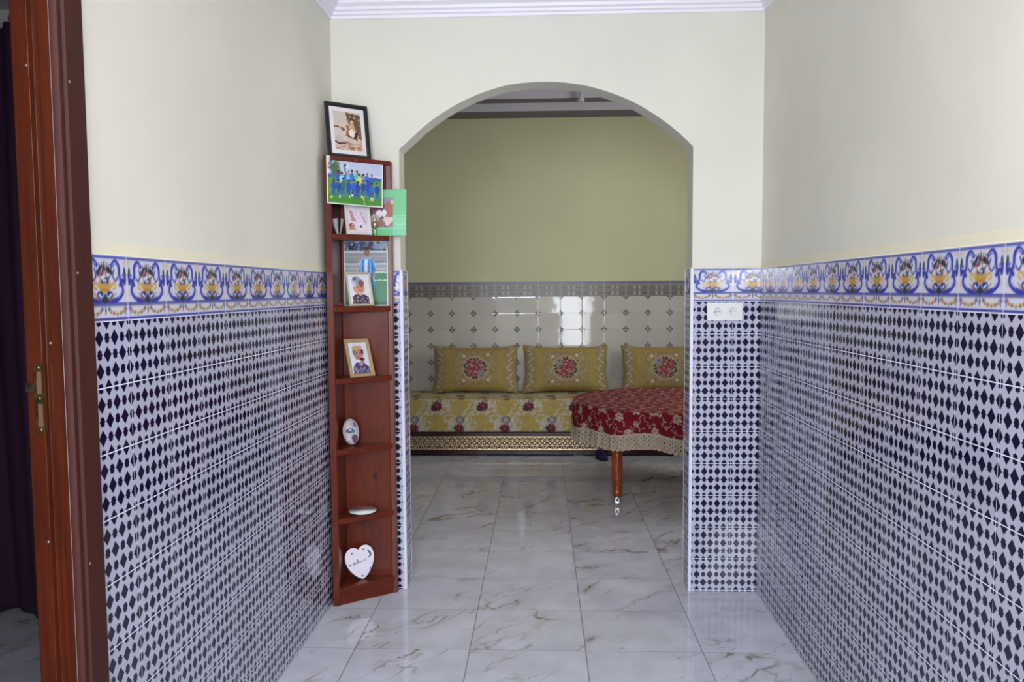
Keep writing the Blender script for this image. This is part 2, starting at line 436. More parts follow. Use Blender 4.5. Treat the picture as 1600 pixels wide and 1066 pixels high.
def wallmesh(name, P, mat, parent=None):
    """P = list of quads [(p, uv)x4]"""
    vs, fs, uv = [], [], []
    for q in P:
        fs.append(list(range(len(vs), len(vs) + len(q))))
        for p, w in q: vs.append(p); uv.append(w)
    return pydata(name, vs, fs, mat, parent, uvs=uv)
def vq(x0, y0, x1, y1, z0, z1, fu=None, fv=None):
    f = lambda x, y, z: ((x, y, z), (fu(x, y) if fu else 0, fv(z) if fv else 0))
    return [f(x0, y0, z0), f(x1, y1, z0), f(x1, y1, z1), f(x0, y0, z1)]

# floor: one slab, tile grid as in the photo
fl = wallmesh('floor', [[((x, y, 0), ((x + .3142) / .5015, (y - 3.2531) / .4203)) for x, y in ((-4.6, YR), (2.6, YR), (2.6, 8.0), (-4.6, 8.0))]], M_marble); struct(fl)
# ceilings
struct(box('ceiling', (-1.25, YR, ZC), (1.25, D + .02, ZC + .08), M_ceil))

# right wall: plaster + tiled dado (lattice + border) as parts
pr = .008
wr = struct(wallmesh('wall_right', [vq(XR(D) + pr, D + .02, XR(YR) + pr, YR, 0, ZC + .05)], M_plaster))
wallmesh('tile_dado', [vq(XR(D), D, XR(YR), YR, 0, 1.4931, lambda x, y: (3.8493 - y) / .2, lambda z: (z - 1.4931) / .1651)], M_navy, wr)
# left wall, beyond and before the side door
wl = struct(wallmesh('wall_left', [vq(XL(DOORY) - pr, DOORY, XL(D) - pr, D + .02, 0, ZC + .05),
                                   vq(XL(YR) - pr, YR, XL(.72) - pr, .72, 0, ZC + .05),
                                   vq(XL(.72) - pr, .72, XL(DOORY) - pr, DOORY, 2.62, ZC + .05)], M_plaster))
LU = lambda x, y: (y - 1.7734) / .2
wallmesh('tile_dado', [vq(XL(1.80), 1.80, XL(D), D, 0, 1.4838, LU, lambda z: (z - 1.4838) / .1641),
                       vq(XL(YR), YR, XL(.62), .62, 0, 1.4838, LU, lambda z: (z - 1.4838) / .1641)], M_navy, wl)

# arch wall
ARC = [(-.713, 2.267), (-.675, 2.300), (-.595, 2.371), (-.524, 2.424), (-.436, 2.477), (-.358, 2.515), (-.268, 2.549), (-.14, 2.581), (.04, 2.591),
       (.194, 2.575), (.305, 2.547), (.398, 2.514), (.482, 2.475), (.575, 2.418), (.653, 2.361), (.715, 2.307), (.7605, 2.263)]
arc = curve(ARC, 4)
y0, y1 = D + pr, D + TH - pr
vs, fs = [], []
X0, X1, ZT = -1.10, 1.15, 3.36
poly = [(arc[0][0], 0)] + arc + [(arc[-1][0], 0)]
for yy in (y0, y1):
    base = len(vs)
    for x, z in poly: vs.append((x, yy, z))
    n = len(poly)
    vs += [((-1.10 if yy == y0 else SX0), yy, 0), ((-1.10 if yy == y0 else SX0), yy, ZT), ((1.15 if yy == y0 else SX1), yy, ZT), ((1.15 if yy == y0 else SX1), yy, 0)]
    # left strip, right strip, and fan above the arch
    top = len(vs)
    for x, z in arc: vs.append((x, yy, ZT))
    L0, L1, R1, R0 = base + n, base + n + 1, base + n + 2, base + n + 3
    fs.append([L0, base, base + 1, top, L1]); fs.append([base + n - 1, R0, R1, top + len(arc) - 1, base + n - 2])
    for i in range(len(arc) - 1): fs.append([base + 1 + i, base + 2 + i, top + i + 1, top + i])
off = n + 4 + len(arc)
for i in range(n - 1): fs.append([i, i + 1, i + 1 + off, i + off])
wa = struct(pydata('wall_arch', vs, fs, M_plaster_y))
FV = lambda z: (z - 1.4931) / .1651
aL, aR = -.705, .753
jy0, jy1 = D, D + TH
UL = lambda x, y: (x + .741) / .2 + 1 / 6 + 10
wallmesh('tile_dado', [
    vq(aR, D, XR(D), D, 0, 1.4931, lambda x, y: (x - .9619) / .2, FV),
    vq(XL(D), D, aL, D, 0, 1.4931, UL, FV),
    vq(aR, jy1, aR, jy0, 0, 1.4931, lambda x, y: (y - D) / .2, FV),
    vq(aL, jy0, aL, jy1, 0, 1.4931, lambda x, y: (y - D) / .2 + .05, FV),
    vq(SX0, jy1, aL, jy1, 0, 1.4931, UL, FV), vq(aR, jy1, SX1, jy1, 0, 1.4931, UL, FV)], M_navy, wa)
# plaster ledge capping the dado (thin chamfer) on every dado run
M_skim = plaster('cream_skim_band', lin((.91, .885, .79)))
def ledge(name, pts, outs, z, parent, band=.012, mat=None):
    vs, fs = [], []
    for (x, y), (ox, oy) in zip(pts, outs): vs += [(x, y, z), (x + ox * pr * .55, y + oy * pr * .55, z + .004), (x + ox * (pr + .001), y + oy * (pr + .001), z + band)]
    for i in range(len(pts) - 1): a_ = i * 3; b_ = a_ + 3; fs += [[a_, b_, b_ + 1, a_ + 1], [a_ + 1, b_ + 1, b_ + 2, a_ + 2]]
    return pydata(name, vs, fs, mat or M_plaster_y, parent)
ledge('dado_ledge', [(XR(D), D), (XR(YR), YR)], [(1, 0)] * 2, 1.6573, wr, .042, M_skim)
ledge('dado_ledge', [(XL(1.8), 1.8), (XL(D), D)], [(-1, 0)] * 2, 1.648, wl, .042, M_skim)
ledge('dado_ledge', [(aR, jy1), (aR, jy0), (XR(D), D)], [(1, -1), (1, 1), (0, 1)], 1.6573, wa)
ledge('dado_ledge', [(XL(D), D), (aL, jy0), (aL, jy1)], [(0, 1), (-1, 1), (-1, -1)], 1.6573, wa)

# white metal edge trims on the arch corners
n_ = 0
for x, sx_ in ((aL, -1), (aR, 1)):
    bm = bmesh.new()
    q = [(0, -.002), (.014, -.002), (.014, .003), (.003, .014), (-.002, .014), (-.002, 0)]
    prism(bm, [(x + sx_ * a_ , D + b_) for a_, b_ in q], 0, 1.660)
    n_ += 1; struct(frombm('trim_%d' % n_, bm, M_alu, bev=.0012))
for x, sx_ in ((aL, -1), (aR, 1)):
    bm = bmesh.new(); addbox(bm, min(x - sx_ * .001, x + sx_ * .006), jy1 - .006, 0, max(x - sx_ * .001, x + sx_ * .006), jy1 + .001, 1.659)
    n_ += 1; struct(frombm('trim_%d' % n_, bm, M_alu))

# majolica border artwork (one tile 20 x 16.4)
def border_art():
    A = Art(20, 16.4, 3.2, 'cfcfdc')
    B1, B2, Y1, Y2, G, R, NB = '3a3f9c', '5c66bc', 'c39a4c', 'a47a36', '28463c', '8a3f58', '1d1e55'
    A.rect(0, 15.5, 20, 16.0, B1); A.rect(0, 15.3, 20, 15.5, B2, .6)
    A.rect(0, 4.15, 20, 4.65, B1); A.rect(0, 3.75, 20, 4.0, NB, .8)
    A.rect(0, .35, 20, 1.0, B1); A.rect(.0, 1.05, 20, 1.2, 'c9cbe6')
    for sgn in (-1, 1):
        f = lambda pts: [(10 + sgn * x, y) for x, y in pts]
        A.line(curve(f([(3.3, 13.8), (4.8, 14.7), (6.2, 13.6), (6.4, 11.2), (7.4, 9.2), (7.8, 7.3), (6.2, 5.8), (3.8, 5.1), (1.2, 5.2)])), 1.25, B1)
        A.line(curve(f([(3.6, 13.9), (4.8, 14.4), (5.7, 13.2), (5.9, 11.4), (7.0, 9.0), (7.3, 7.2), (5.6, 6.0)])), .35, 'a9b2e8')
        A.line(curve(f([(6.6, 9.0), (8.2, 10.3), (8.9, 9.4), (9.2, 11.6)])), .95, B1)
        A.line(curve(f([(4.2, 12.8), (3.6, 11.2), (4.7, 10.0), (5.6, 10.8)])), .5, B1)
        A.ell(*f([(8.9, 12.4)])[0], .5, 1.0, G); A.ell(*f([(8.3, 11.4)])[0], .6, .5, B2)
        A.ell(*f([(9.5, 14.3)])[0], .55, .8, 'c9a09a', a=.4); A.ell(*f([(8.9, 14.6)])[0], .7, .35, 'ceac9c', a=.5)
        A.ell(*f([(8.8, 7.0)])[0], .5, .9, 'c9a0a8', a=.45)
        A.line(curve(f([(2.3, 8.2), (3.9, 9.6), (4.6, 8.5), (3.6, 7.9)])), .55, Y1); A.ell(*f([(4.0, 8.6)])[0], .5, .4, 'e3c48a')
        A.line(curve(f([(1.2, 6.4), (2.4, 7.2), (3.2, 6.5), (2.2, 5.7)])), .55, B1); A.ell(*f([(1.4, 7.1)])[0], .6, .5, NB)
        A.line(curve(f([(1.6, 5.4), (3.0, 5.6), (4.6, 7.0)])), .35, Y2)
        # garlands
        for k in range(7):
            a_ = PI * (k + .5) / 7; gx, gy = 5.1 + 3.6 * math.cos(a_), 3.4 - 1.5 * math.sin(a_)
            A.ell(*f([(gx, gy)])[0], .62, .48, 'c4a868' if k % 2 else 'ae844e'); A.ell(*f([(gx, gy - .25)])[0], .3, .18, '7a5a3a')
        A.line(f([(8.9, 3.7), (8.9, 1.6)]), .35, B2); A.ell(*f([(9.3, 3.0)])[0], .5, .45, '8a6aa8', a=.7)
        A.ell(*f([(1.5, 3.1)])[0], .5, .5, B2, a=.7)
    # vase and bouquet
    A.poly([(7.6, 9.4), (12.4, 9.4), (12.1, 7.9), (11.0, 7.0), (9, 7.0), (7.9, 7.9)], Y1)
    A.line(curve([(7.5, 9.3), (8.2, 10.3), (7.9, 11.3)]), .5, Y1); A.line(curve([(12.5, 9.3), (11.8, 10.3), (12.1, 11.3)]), .5, Y1)
    A.ell(10, 7.7, 1.7, .35, Y2, a=.7); A.rect(8.4, 9.4, 11.6, 10.6, NB); A.ell(10, 10.0, 1.0, .4, 'b7c4ea')
    A.ell(10, 5.4, 1.2, .95, G); A.ell(10, 6.5, .7, .35, B1); A.poly([(9.4, 5), (10.6, 5), (10, 4.3)], G)
    rr = random.Random(4)
    for k in range(44):
        a_ = rr.random() * 2 * PI; q = rr.random() ** .6
        A.ell(10 + 3.0 * q * math.cos(a_), 12.2 + 1.75 * q * math.sin(a_), rr.uniform(.3, .6), rr.uniform(.3, .6), rr.choice([R, 'caa5a5', G, NB, Y1, 'e7dfe2', '7f4a86', G]))
    for k in (-2, -1, 0, 1, 2): A.line([(10 + k * .8, 12.5), (10 + k * 1.1, 14.6 - abs(k) * .3)], .3, G if k % 2 else NB)
    for k in (-1, 1): A.ell(10 + k * 2.9, 12.0, .55, .7, G)
    A.line([(10, 3.8), (10, 1.7)], .7, G, taper=True)
    A.rect(0, 0, .16, 16.4, 'dddde8'); A.rect(19.84, 0, 20, 16.4, 'dddde8'); A.rect(0, 16.2, 20, 16.4, 'dddde8'); A.rect(0, 0, 20, .2, 'dddde8')
    return A
BA = border_art()
def border_run(name, p0, dirv, w, nt, phase, z0, h, parent, art=BA, tw=.2, mat=None, res=None):
    """strip of border tiles starting at p0 along dirv for length w; phase = u in tiles at p0"""
    im = tolin(art.im); ny, nx = im.shape[:2]
    if res: im = im[::res, ::res]; ny, nx = im.shape[:2]
    N = max(2, int(round(w / tw * nx)))
    u = phase + np.linspace(0, w / tw, N)
    col = im[:, (np.floor((u % 1) * nx).astype(int)) % nx]
    s_ = np.linspace(0, w, N)[None, :, None]; zz = np.linspace(z0, z0 + h, ny)[:, None, None]
    P = np.array(p0)[None, None, :] + s_ * np.array(dirv)[None, None, :] + zz * np.array((0, 0, 1.))[None, None, :]
    return gridmesh(name, P, col, mat or M_border, parent, smooth=False)
def runxy(name, a_, b_, phase, z0, h, parent, **k):
    v = np.array((b_[0] - a_[0], b_[1] - a_[1], 0.)); L = float(np.linalg.norm(v))
    return border_run(name, (a_[0], a_[1], 0), v / L, L, 0, phase, z0, h, parent, **k)
runxy('tile_border', (XR(D), D), (XR(.9), .9), (3.8493 - D) / .2, 1.4931, .1642, wr)
runxy('tile_border', (XR(.9), .9), (XR(YR), YR), (3.8493 - .9) / .2, 1.4931, .1642, wr, res=4)
runxy('tile_border', (XL(1.8), 1.8), (XL(D), D), (1.8 - 1.7734) / .2, 1.4838, .1642, wl)
runxy('tile_border', (XL(YR), YR), (XL(.62), .62), .1, 1.4838, .1642, wl, res=4)
runxy('tile_border', (aR, D), (XR(D), D), (aR - .9619) / .2, 1.4931, .1642, wa)
runxy('tile_border', (XL(D), D), (aL, D), UL(XL(D), 0), 1.4931, .1642, wa)
runxy('tile_border', (aR, jy1), (aR, jy0), .79, 1.4931, .1642, wa)
runxy('tile_border', (aL, jy0), (aL, jy1), .05, 1.4931, .1642, wa)

# hall rear wall with the street door opening and window the daylight enters by
bm = bmesh.new()
xl, xr = XL(YR) - .03, XR(YR) + .03
for a_ in ((xl, 0, .38 - 1.4, 1.05), (-1.02, 0, -.08, 1.05), (-1.02, 2.45, -.08, ZC + .05), (xl, 1.05, -1.02, ZC + .05), (-.08, 0, .38, ZC + .05), (.38, 2.28, 1.08, ZC + .05), (1.08, 0, xr, ZC + .05)):
    pass
for x0, z0, x1, z1 in ((xl, 0, -1.02, ZC + .05), (-1.02, 0, -.08, 1.08), (-1.02, 2.42, -.08, ZC + .05), (-.08, 0, .39, ZC + .05), (.39, 2.27, 1.08, ZC + .05), (1.08, 0, xr, ZC + .05)):
    addbox(bm, x0, YR - .15, z0, x1, YR, z1)
struct(frombm('wall_rear', bm, M_plaster))
bm = bmesh.new()
for a_, c_ in (((.39, YR - .06, 0), (.43, YR, 2.27)), ((1.04, YR - .06, 0), (1.08, YR, 2.27)), ((.39, YR - .06, 2.23), (1.08, YR, 2.27))): addbox(bm, *a_, *c_)
struct(frombm('door_1', bm, M_door))
bm = bmesh.new()
for a_, c_ in (((-1.02, YR - .06, 1.08), (-.98, YR, 2.42)), ((-.12, YR - .06, 1.08), (-.08, YR, 2.42)), ((-1.02, YR - .06, 2.38), (-.08, YR, 2.42)), ((-1.02, YR - .06, 1.08), (-.08, YR, 1.12)), ((-.56, YR - .05, 1.12), (-.54, YR - .01, 2.38))): addbox(bm, *a_, *c_)
struct(frombm('window_1', bm, M_white))

# added frame round the hall fill lamp; frame of the salon side window
def winframe(name, axis, c, hx, hy, w_, d_):
    bm = bmesh.new()
    for x0, y0, x1, y1 in ((-hx - w_, -hy - w_, hx + w_, -hy), (-hx - w_, hy, hx + w_, hy + w_), (-hx - w_, -hy, -hx, hy), (hx, -hy, hx + w_, hy)):
        if axis == 'Z': addbox(bm, c[0] + x0, c[1] + y0, c[2] - d_, c[0] + x1, c[1] + y1, c[2])
        else: addbox(bm, c[0] - d_, c[1] + x0, c[2] + y0, c[0], c[1] + x1, c[2] + y1)
    struct(frombm(name, bm, M_white))
winframe('fill_frame', 'Z', (0, -.2, ZC), .66, .91, .05, .03)
winframe('window_3', 'X', (2.45, 5.7, 2.25), .62, .57, .05, .09)

# plaster cornice round the hall ceiling
prof = [(0, 0), (.008, 0), (.010, .014), (.020, .018), (.024, .030), (.036, .036), (.040, .050), (.058, .062), (.062, .078), (.082, .086), (.086, .100), (.100, .104), (.100, .125), (0, .125)]
ztop = 2.912
bm = bmesh.new()
extrude_profile(bm, prof, Vector((XL(D) - pr, D + pr, ztop)), Vector((XR(D) + pr, D + pr, ztop)), Vector((0, -1, 0)), m0=1, m1=1)
struct(frombm('trim_7', bm, M_cornice))
bm = bmesh.new()
extrude_profile(bm, prof, Vector((XL(D) - pr, D + pr, ztop)), Vector((XL(YR) - pr, YR, ztop)), Vector((1, 0, 0)), m0=1, m1=1)
struct(frombm('trim_8', bm, M_cornice))
bm = bmesh.new()
extrude_profile(bm, prof, Vector((XR(D) + pr, D + pr, ztop)), Vector((XR(YR) + pr, YR, ztop)), Vector((-1, 0, 0)), m0=1, m1=1)
struct(frombm('trim_9', bm, M_cornice))

# ------------------------------------------------------------------ salon
HB = 1.645; TBH = .1653
cz = 1.324                                   # a row of crosses
zrow = cz + TBH                              # underside of the grey border
wb = struct(wallmesh('wall_back', [vq(SX0, DB, SX1, DB, 0, 3.36)], M_salon))
wallmesh('tile_dado', [vq(SX0, DB - .008, SX1, DB - .008, 0, zrow, lambda x, y: (x + 1.117) / .2186 + 20, lambda z: (z - cz) / TBH + 20)], M_salontile, wb)
def grey_border():
    A = Art(21.86, 15.3, 2.2, '8d8984')
    A.rect(0, 12.4, 21.86, 14.9, '6d6a85'); A.rect(0, 14.9, 21.86, 15.3, 'a9a6a8'); A.rect(0, 11.9, 21.86, 12.3, '57545f')
    A.rect(0, 5.9, 21.86, 6.3, '56524e'); A.rect(0, 0, 21.86, .5, '6a6662'); A.rect(0, 11.3, 21.86, 11.8, 'a09c96')
    for y in (3.1, 8.9):
        for x in (2.4, 5.8, 10.93, 16.0, 19.4):
            A.ell(x, y, 2.1, 2.1, '5c5854', ring=.55)
            A.ell(x, y, .75, .75, '3f3c3a')
        for x in (8.3, 13.5): A.poly([(x, y - 2), (x + 1, y), (x, y + 2), (x - 1, y)], 'aaa69f')
    A.rect(0, 0, .2, 15.3, 'b3b0ac'); A.rect(21.66, 0, 21.86, 15.3, 'b3b0ac')
    return A
GBA = grey_border()
runxy('tile_border', (SX0, DB - .008), (SX1, DB - .008), (SX0 + 1.117) / .2186 + 20, zrow, .153, wb, art=GBA, tw=.2186, mat=M_salonborder)
box('dado_ledge', (SX0, DB - .009, zrow + .153), (SX1, DB, zrow + .158), M_salon, wb)
for nm, x in (('wall_salon_left', SX0), ('wall_salon_right', SX1)):
    w_ = struct(wallmesh(nm, [vq(x, D + TH, x, DB, 0, 3.36)], M_salon))
    s_ = .008 if x < 0 else -.008
    wallmesh('tile_dado', [vq(x + s_, D + TH, x + s_, DB, 0, zrow, lambda x, y: (y - DB) / .2186, lambda z: (z - cz) / TBH + 20)], M_salontile, w_)
    runxy('tile_border', (x + s_, D + TH), (x + s_, DB), .3, zrow, .153, w_, art=GBA, tw=.2186, mat=M_salonborder, res=3)
# stepped plaster ceiling
zs1, zs2, zs3 = 3.262, 3.342, 3.50
def ring(name, x0, x1, y0, y1, wdt, z0, z1, mat):
    bm = bmesh.new()
    addbox(bm, x0, y0, z0, x1, y0 + wdt, z1); addbox(bm, x0, y1 - wdt, z0, x1, y1, z1)
    addbox(bm, x0, y0 + wdt, z0, x0 + wdt, y1 - wdt, z1); addbox(bm, x1 - wdt, y0 + wdt, z0, x1, y1 - wdt, z1)
    return struct(frombm(name, bm, mat))
struct(box('ceiling_salon', (SX0, D, zs3), (SX1, DB + .05, zs3 + .06), M_salon_ceil))
ring('trim_10', SX0, SX1, D + TH, DB + .02, .284 + .02, zs1, zs2, M_salon_ceil)
ring('trim_11', SX0, SX1, D + TH, DB + .02, .437 + .02, zs2, zs3 + .01, M_salon_ceil)
ring('trim_12', SX0 + .003, SX1 - .003, D + TH + .003, DB - .003, .278, zs1 - .004, zs1, M_greytrim)
ring('trim_13', SX0 + .285, SX1 - .285, D + TH + .285, DB - .285, .150, zs2 - .004, zs2, M_greytrim)
bm = bmesh.new(); lathe(bm, [(.030, 0), (.034, .010), (.024, .03), (.020, .05), (.020, .18), (.024, .19), (.024, .205)], 16)
cn = frombm('ceiling_conduit', bm, M_salon_ceil, smooth=True); cn.location = (.378, 7.31, zs3 - .205)
tag(cn, 'short pale round conduit hanging at the stepped salon ceiling, seen under the arch top', 'conduit')

# ------------------------------------------------------------------ side room seen through the left door
wz = 2.915
struct(wallmesh('wall_side_far', [vq(-4.6, 3.72, -1.19, 3.72, 0, wz)], M_plaster))
struct(wallmesh('wall_side_left', [vq(-4.6, -1.2, -4.6, 3.72, 0, wz)], M_plaster))
struct(wallmesh('wall_side_near', [vq(-4.6, -1.2, -1.19, -1.2, 0, wz)], M_plaster))
struct(wallmesh('wall_side_right', [vq(-1.19, 3.72, -1.19, 1.74, 0, wz), vq(-1.19, .69, -1.19, -1.2, 0, wz), vq(-1.19, 1.74, -1.19, .69, 2.66, wz)], M_plaster))
struct(box('ceiling_side', (-4.62, -1.22, wz), (-1.17, 3.74, wz + .05), M_salon_ceil))
# the door frame: far jamb, head, near jamb (dark mahogany with a rebate), casing towards the hall
xw = XL(DOORY)
door = empty('door_2', (0, 0, 0)); struct(door)
def jamb(yf, sgn, zt, name='jamb'):
    # plan of the jamb seen from the opening: deeper rebate on the room side
    P = [(xw + .004, 0), (xw - .004, 0), (xw - .006, .002), (xw - .034, .002), (xw - .037, .016), (xw - .056, .016), (xw - .059, .003), (xw - .096, .003), (xw - .100, .007), (xw - .100, .05), (xw + .004, .05)]
    bm = bmesh.new(); prism(bm, [(x, yf + sgn * y) for x, y in P], 0, zt)
    return frombm(name, bm, M_door, door, bev=.0008)
jamb(DOORY, 1, 2.60); jamb(.76, -1, 2.60)
box('head', (xw - .100, .71, 2.60), (xw + .004, DOORY + .05, 2.65), M_door, door, bev=.002)
def casing(ya, yb, z0, z1, nm='casing'):
    bm = bmesh.new(); s_ = 1 if yb > ya else -1
    q = [(0, 0), (.010, 0), (.016, .004), (.016, .012), (.012, .016), (.012, .022), (.019, .027), (.019, abs(yb - ya) - .006), (.014, abs(yb - ya)), (0, abs(yb - ya))]
    prism(bm, [(XL(ya + s_ * b_) - .004 + a_, ya + s_ * b_) for a_, b_ in q], z0, z1)
    return frombm(nm, bm, M_casing, door, bev=.001)
casing(DOORY - .004, 1.806, 0, 2.70); casing(.764, .66, 0, 2.70)
box('casing', (xw - .01, .66, 2.602), (xw + .016, 1.806, 2.70), M_casing, door, bev=.002)
# old strike plate with two mortices
sp_ = empty('strike_plate'); sp_.parent = door
sp_.location = (xw - .067, DOORY + .003, 1.315)
bm = bmesh.new()
for a_ in ((-.012, -.079, -.0055, .079), (.0065, -.079, .011, .079), (-.0055, -.079, .0065, -.066), (-.0055, -.012, .0065, .010), (-.0055, .062, .0065, .079), (-.031, .014, -.012, .034)):
    addbox(bm, a_[0], -.0035, a_[1], a_[2], .0, a_[3])
frombm('plate', bm, M_oldbrass, sp_)
mort, t, b = newmat('worn_mortice_lining', lin((.40, .27, .20)), .8)
for z0_, z1_ in ((.010, .062), (-.066, -.012)): box('mortice', (-.0055, -.0015, z0_), (.0065, .003, z1_), mort, sp_)
bm = bmesh.new(); addbox(bm, .011, -.0045, -.079, .0125, .002, .079); frombm('lip', bm, M_brass, sp_)
for z in (-.072, -.001, .070):
    bm = bmesh.new(); lathe(bm, [(.0035, 0), (.0035, .0012), (.002, .002)], 10, Matrix.Translation((0, -.0035, z)) @ Matrix.Rotation(PI / 2, 4, 'X')); frombm('screw', bm, M_brass, sp_, smooth=True)
for x, y, z in ((xw - .064, DOORY + .003, 2.06), (xw - .046, DOORY + .016, 1.44), (xw - .064, DOORY + .003, .98), (xw - .066, DOORY + .003, .45)):
    bm = bmesh.new(); lathe(bm, [(.003, 0), (.003, .001), (.0015, .0015)], 10, Matrix.Translation((x, y, z)) @ Matrix.Rotation(PI / 2, 4, 'X')); frombm('screw', bm, M_screw, door, smooth=True)
for z in (2.03, 1.60, .92):
    bm = bmesh.new(); lathe(bm, [(.003, 0), (.003, .001), (.0015, .0015)], 10, Matrix.Translation((XL(1.742) + .0147, 1.742, z)) @ Matrix.Rotation(PI / 2, 4, 'Y')); frombm('screw', bm, M_screw, door, smooth=True)

# curtain
cur = empty('curtain', (0, 3.56, 0))
nx, nz = 240, 60
xs = np.linspace(-3.5, -1.75, nx); zs = np.linspace(.012, 2.79, nz)
P = np.zeros((nz, nx, 3))
for i, z in enumerate(zs):
    k = z / 2.79
    P[i, :, 0] = xs; P[i, :, 1] = .045 * np.sin(xs * 19 + .6 * np.sin(z * 1.3)) * (1.15 - .35 * k) + .02 * np.sin(xs * 43 + z) ; P[i, :, 2] = z
pan = gridmesh('cloth_panel', P, np.ones((nz, nx, 3)) * .1, M_curtain, cur)
so = pan.modifiers.new('thick', 'SOLIDIFY'); so.thickness = .003
bm = bmesh.new(); lathe(bm, [(.012, -3.6), (.012, -1.7)], 12, Matrix.Rotation(PI / 2, 4, 'Y') @ Matrix.Scale(-1, 4, (0, 0, 1)))
rod = frombm('rod', bm, M_dark, cur, smooth=True); rod.location = (0, .0, 2.82)
for x in np.arange(-3.4, -1.75, .16):
    me = bpy.data.meshes.new('ring'); bm = bmesh.new()
    N1, N2 = 18, 6; rg = []
    for i in range(N1):
        a_ = 2 * PI * i / N1; rg.append([bm.verts.new(((.003 * math.cos(2 * PI * j / N2)), (.024 + .003 * math.sin(2 * PI * j / N2)) * math.cos(a_), (.024 + .003 * math.sin(2 * PI * j / N2)) * math.sin(a_))) for j in range(N2)])
    for i in range(N1):
        for j in range(N2): bm.faces.new((rg[i][j], rg[(i + 1) % N1][j], rg[(i + 1) % N1][(j + 1) % N2], rg[i][(j + 1) % N2]))
    r_ = frombm('ring', bm, M_chrome, cur, smooth=True); r_.location = (x, 0, 2.805); r_.rotation_euler = (0, 0, .5)
tag(cur, 'dark purple floor-length curtain behind the doorway on the left', 'curtain')

# ------------------------------------------------------------------ corner shelf
sh = empty('corner_shelf', (-1.0, 3.9, 0))
tag(sh, 'tall red-brown varnished corner shelf with triangular shelves left of the arch', 'shelf')
OX, OY = -1.0, 3.9
loc = lambda pts: [(x - OX, y - OY) for x, y in pts]
ZT_ = 2.20
PL = [(-1.032, 3.695), (-.998, 3.695), (-.998, 3.718), (-1.005, 3.722), (-1.007, 3.912), (-1.030, 3.912)]
bm = bmesh.new(); prism(bm, loc(PL), 0, ZT_); frombm('side_panel', bm, M_shelf, sh, bev=.003)
PRr = [(-1.007, 3.890), (-.772, 3.890), (-.772, 3.876), (-.745, 3.880), (-.745, 3.912), (-1.007, 3.912)]
bm = bmesh.new(); prism(bm, loc(PRr), 0, ZT_ - .005); frombm('back_panel', bm, M_shelf, sh, bev=.003)
TRI = [(-.999, 3.700), (-.992, 3.697), (-.757, 3.872), (-.757, 3.878), (-.772, 3.890), (-1.0055, 3.890), (-1.0045, 3.722)]
ZS = [.088, .435, .78, 1.13, 1.48, 1.83]
for z in ZS:
    bm = bmesh.new(); prism(bm, loc(TRI), z - .026, z); frombm('shelf_board', bm, M_shelf_h, sh, bev=.002)
TOP = [(-1.034, 3.692), (-.996, 3.690), (-.747, 3.874), (-.743, 3.914), (-1.034, 3.914)]
bm = bmesh.new(); prism(bm, loc(TOP), ZT_ - .022, ZT_ + .0); frombm('top_board', bm, M_shelf_h, sh, bev=.003)
PLH = [(-1.003, 3.716), (-.990, 3.712), (-.752, 3.893), (-.762, 3.889), (-.990, 3.727)]
bm = bmesh.new(); prism(bm, loc([(-.997, 3.708), (-.755, 3.884), (-.768, 3.889), (-1.003, 3.722)]), 0, .062); frombm('plinth', bm, M_shelf_h, sh, bev=.002)

# ------------------------------------------------------------------ pictures
def skinface(A, x, y, r, hair='2a1c18', skin='b98568', dark='7a4d3a'):
    A.ell(x, y + r * .18, r * 1.0, r * 1.12, hair); A.ell(x, y, r * .82, r * 1.05, skin)
    A.ell(x - r * .3, y + r * .15, r * .13, r * .09, dark); A.ell(x + r * .3, y + r * .15, r * .13, r * .09, dark)
    A.ell(x, y - r * .1, r * .1, r * .18, dark, a=.4); A.ell(x, y - r * .5, r * .3, r * .1, '8e4a42')
def art_sepia():
    A = Art(13.5, 18.5, 5.5, 'd3c5b6')
    rr = random.Random(1)
    A.rect(0, 12.6, 13.5, 18.5, 'cabfb8', a=.7); A.rect(0, 9.5, 6, 13.5, 'd9bea2', a=.6)
    A.poly([(6.5, 18.2), (13.3, 17.2), (13.5, 5), (9.5, 8), (8.5, 12), (6.6, 14.6)], '6d5641')
    for k in range(70): A.ell(rr.uniform(7, 13.4), rr.uniform(5.5, 17.5), rr.uniform(.25, .7), rr.uniform(.2, .6), rr.choice(['4a3528', '8c7258', 'b59a78', '59402f', 'c9b08e', '7d4f36']))
    A.line([(0, 11.2), (4.8, 10.4)], .5, '54402f'); A.ell(4.6, 10, 1.0, .6, '6d6253')
    A.ell(9.2, 14.6, 1.2, .8, '3c332e'); A.ell(9.0, 13.8, .8, .9, 'd9b49a')
    A.ell(6.8, 11.3, .9, .9, '9a6242'); A.poly([(5.4, 7.2), (6.6, 11), (9.0, 10.6), (9.6, 7.0), (7, 6)], '9d6a49')
    A.poly([(8.4, 13), (9.8, 13), (11, 9), (8.2, 9.4)], 'c9a27e')
    A.ell(8.7, 8.4, 1.5, 2.0, 'ece0d4', rot=.2); A.ell(10.7, 7.6, .9, 1.5, '4a2d2a', rot=-.3); A.line(curve([(7, 7.5), (8.5, 6.1), (10.6, 6.2)]), .6, '4a2a22')
    A.ell(7.6, 5.3, 2.4, .9, 'cdbcb6'); A.ell(2.4, 5.4, 2.1, 1.5, 'bdb3b2', a=.8)
    for k in range(60): A.ell(rr.uniform(0, 13.5), rr.uniform(.2, 4.4), rr.uniform(.4, 1.3), rr.uniform(.15, .4), rr.choice(['b98256', '96603b', 'd3a67c', '7c4d31', 'c79268']), a=.8)
    A.line([(0, 3.9), (2.2, 3.0), (5.2, 3.3)], .7, '2e2a2c')
    A.line([(5.5, 1.0), (8.0, 1.0)], .12, '4a3a30')
    return A
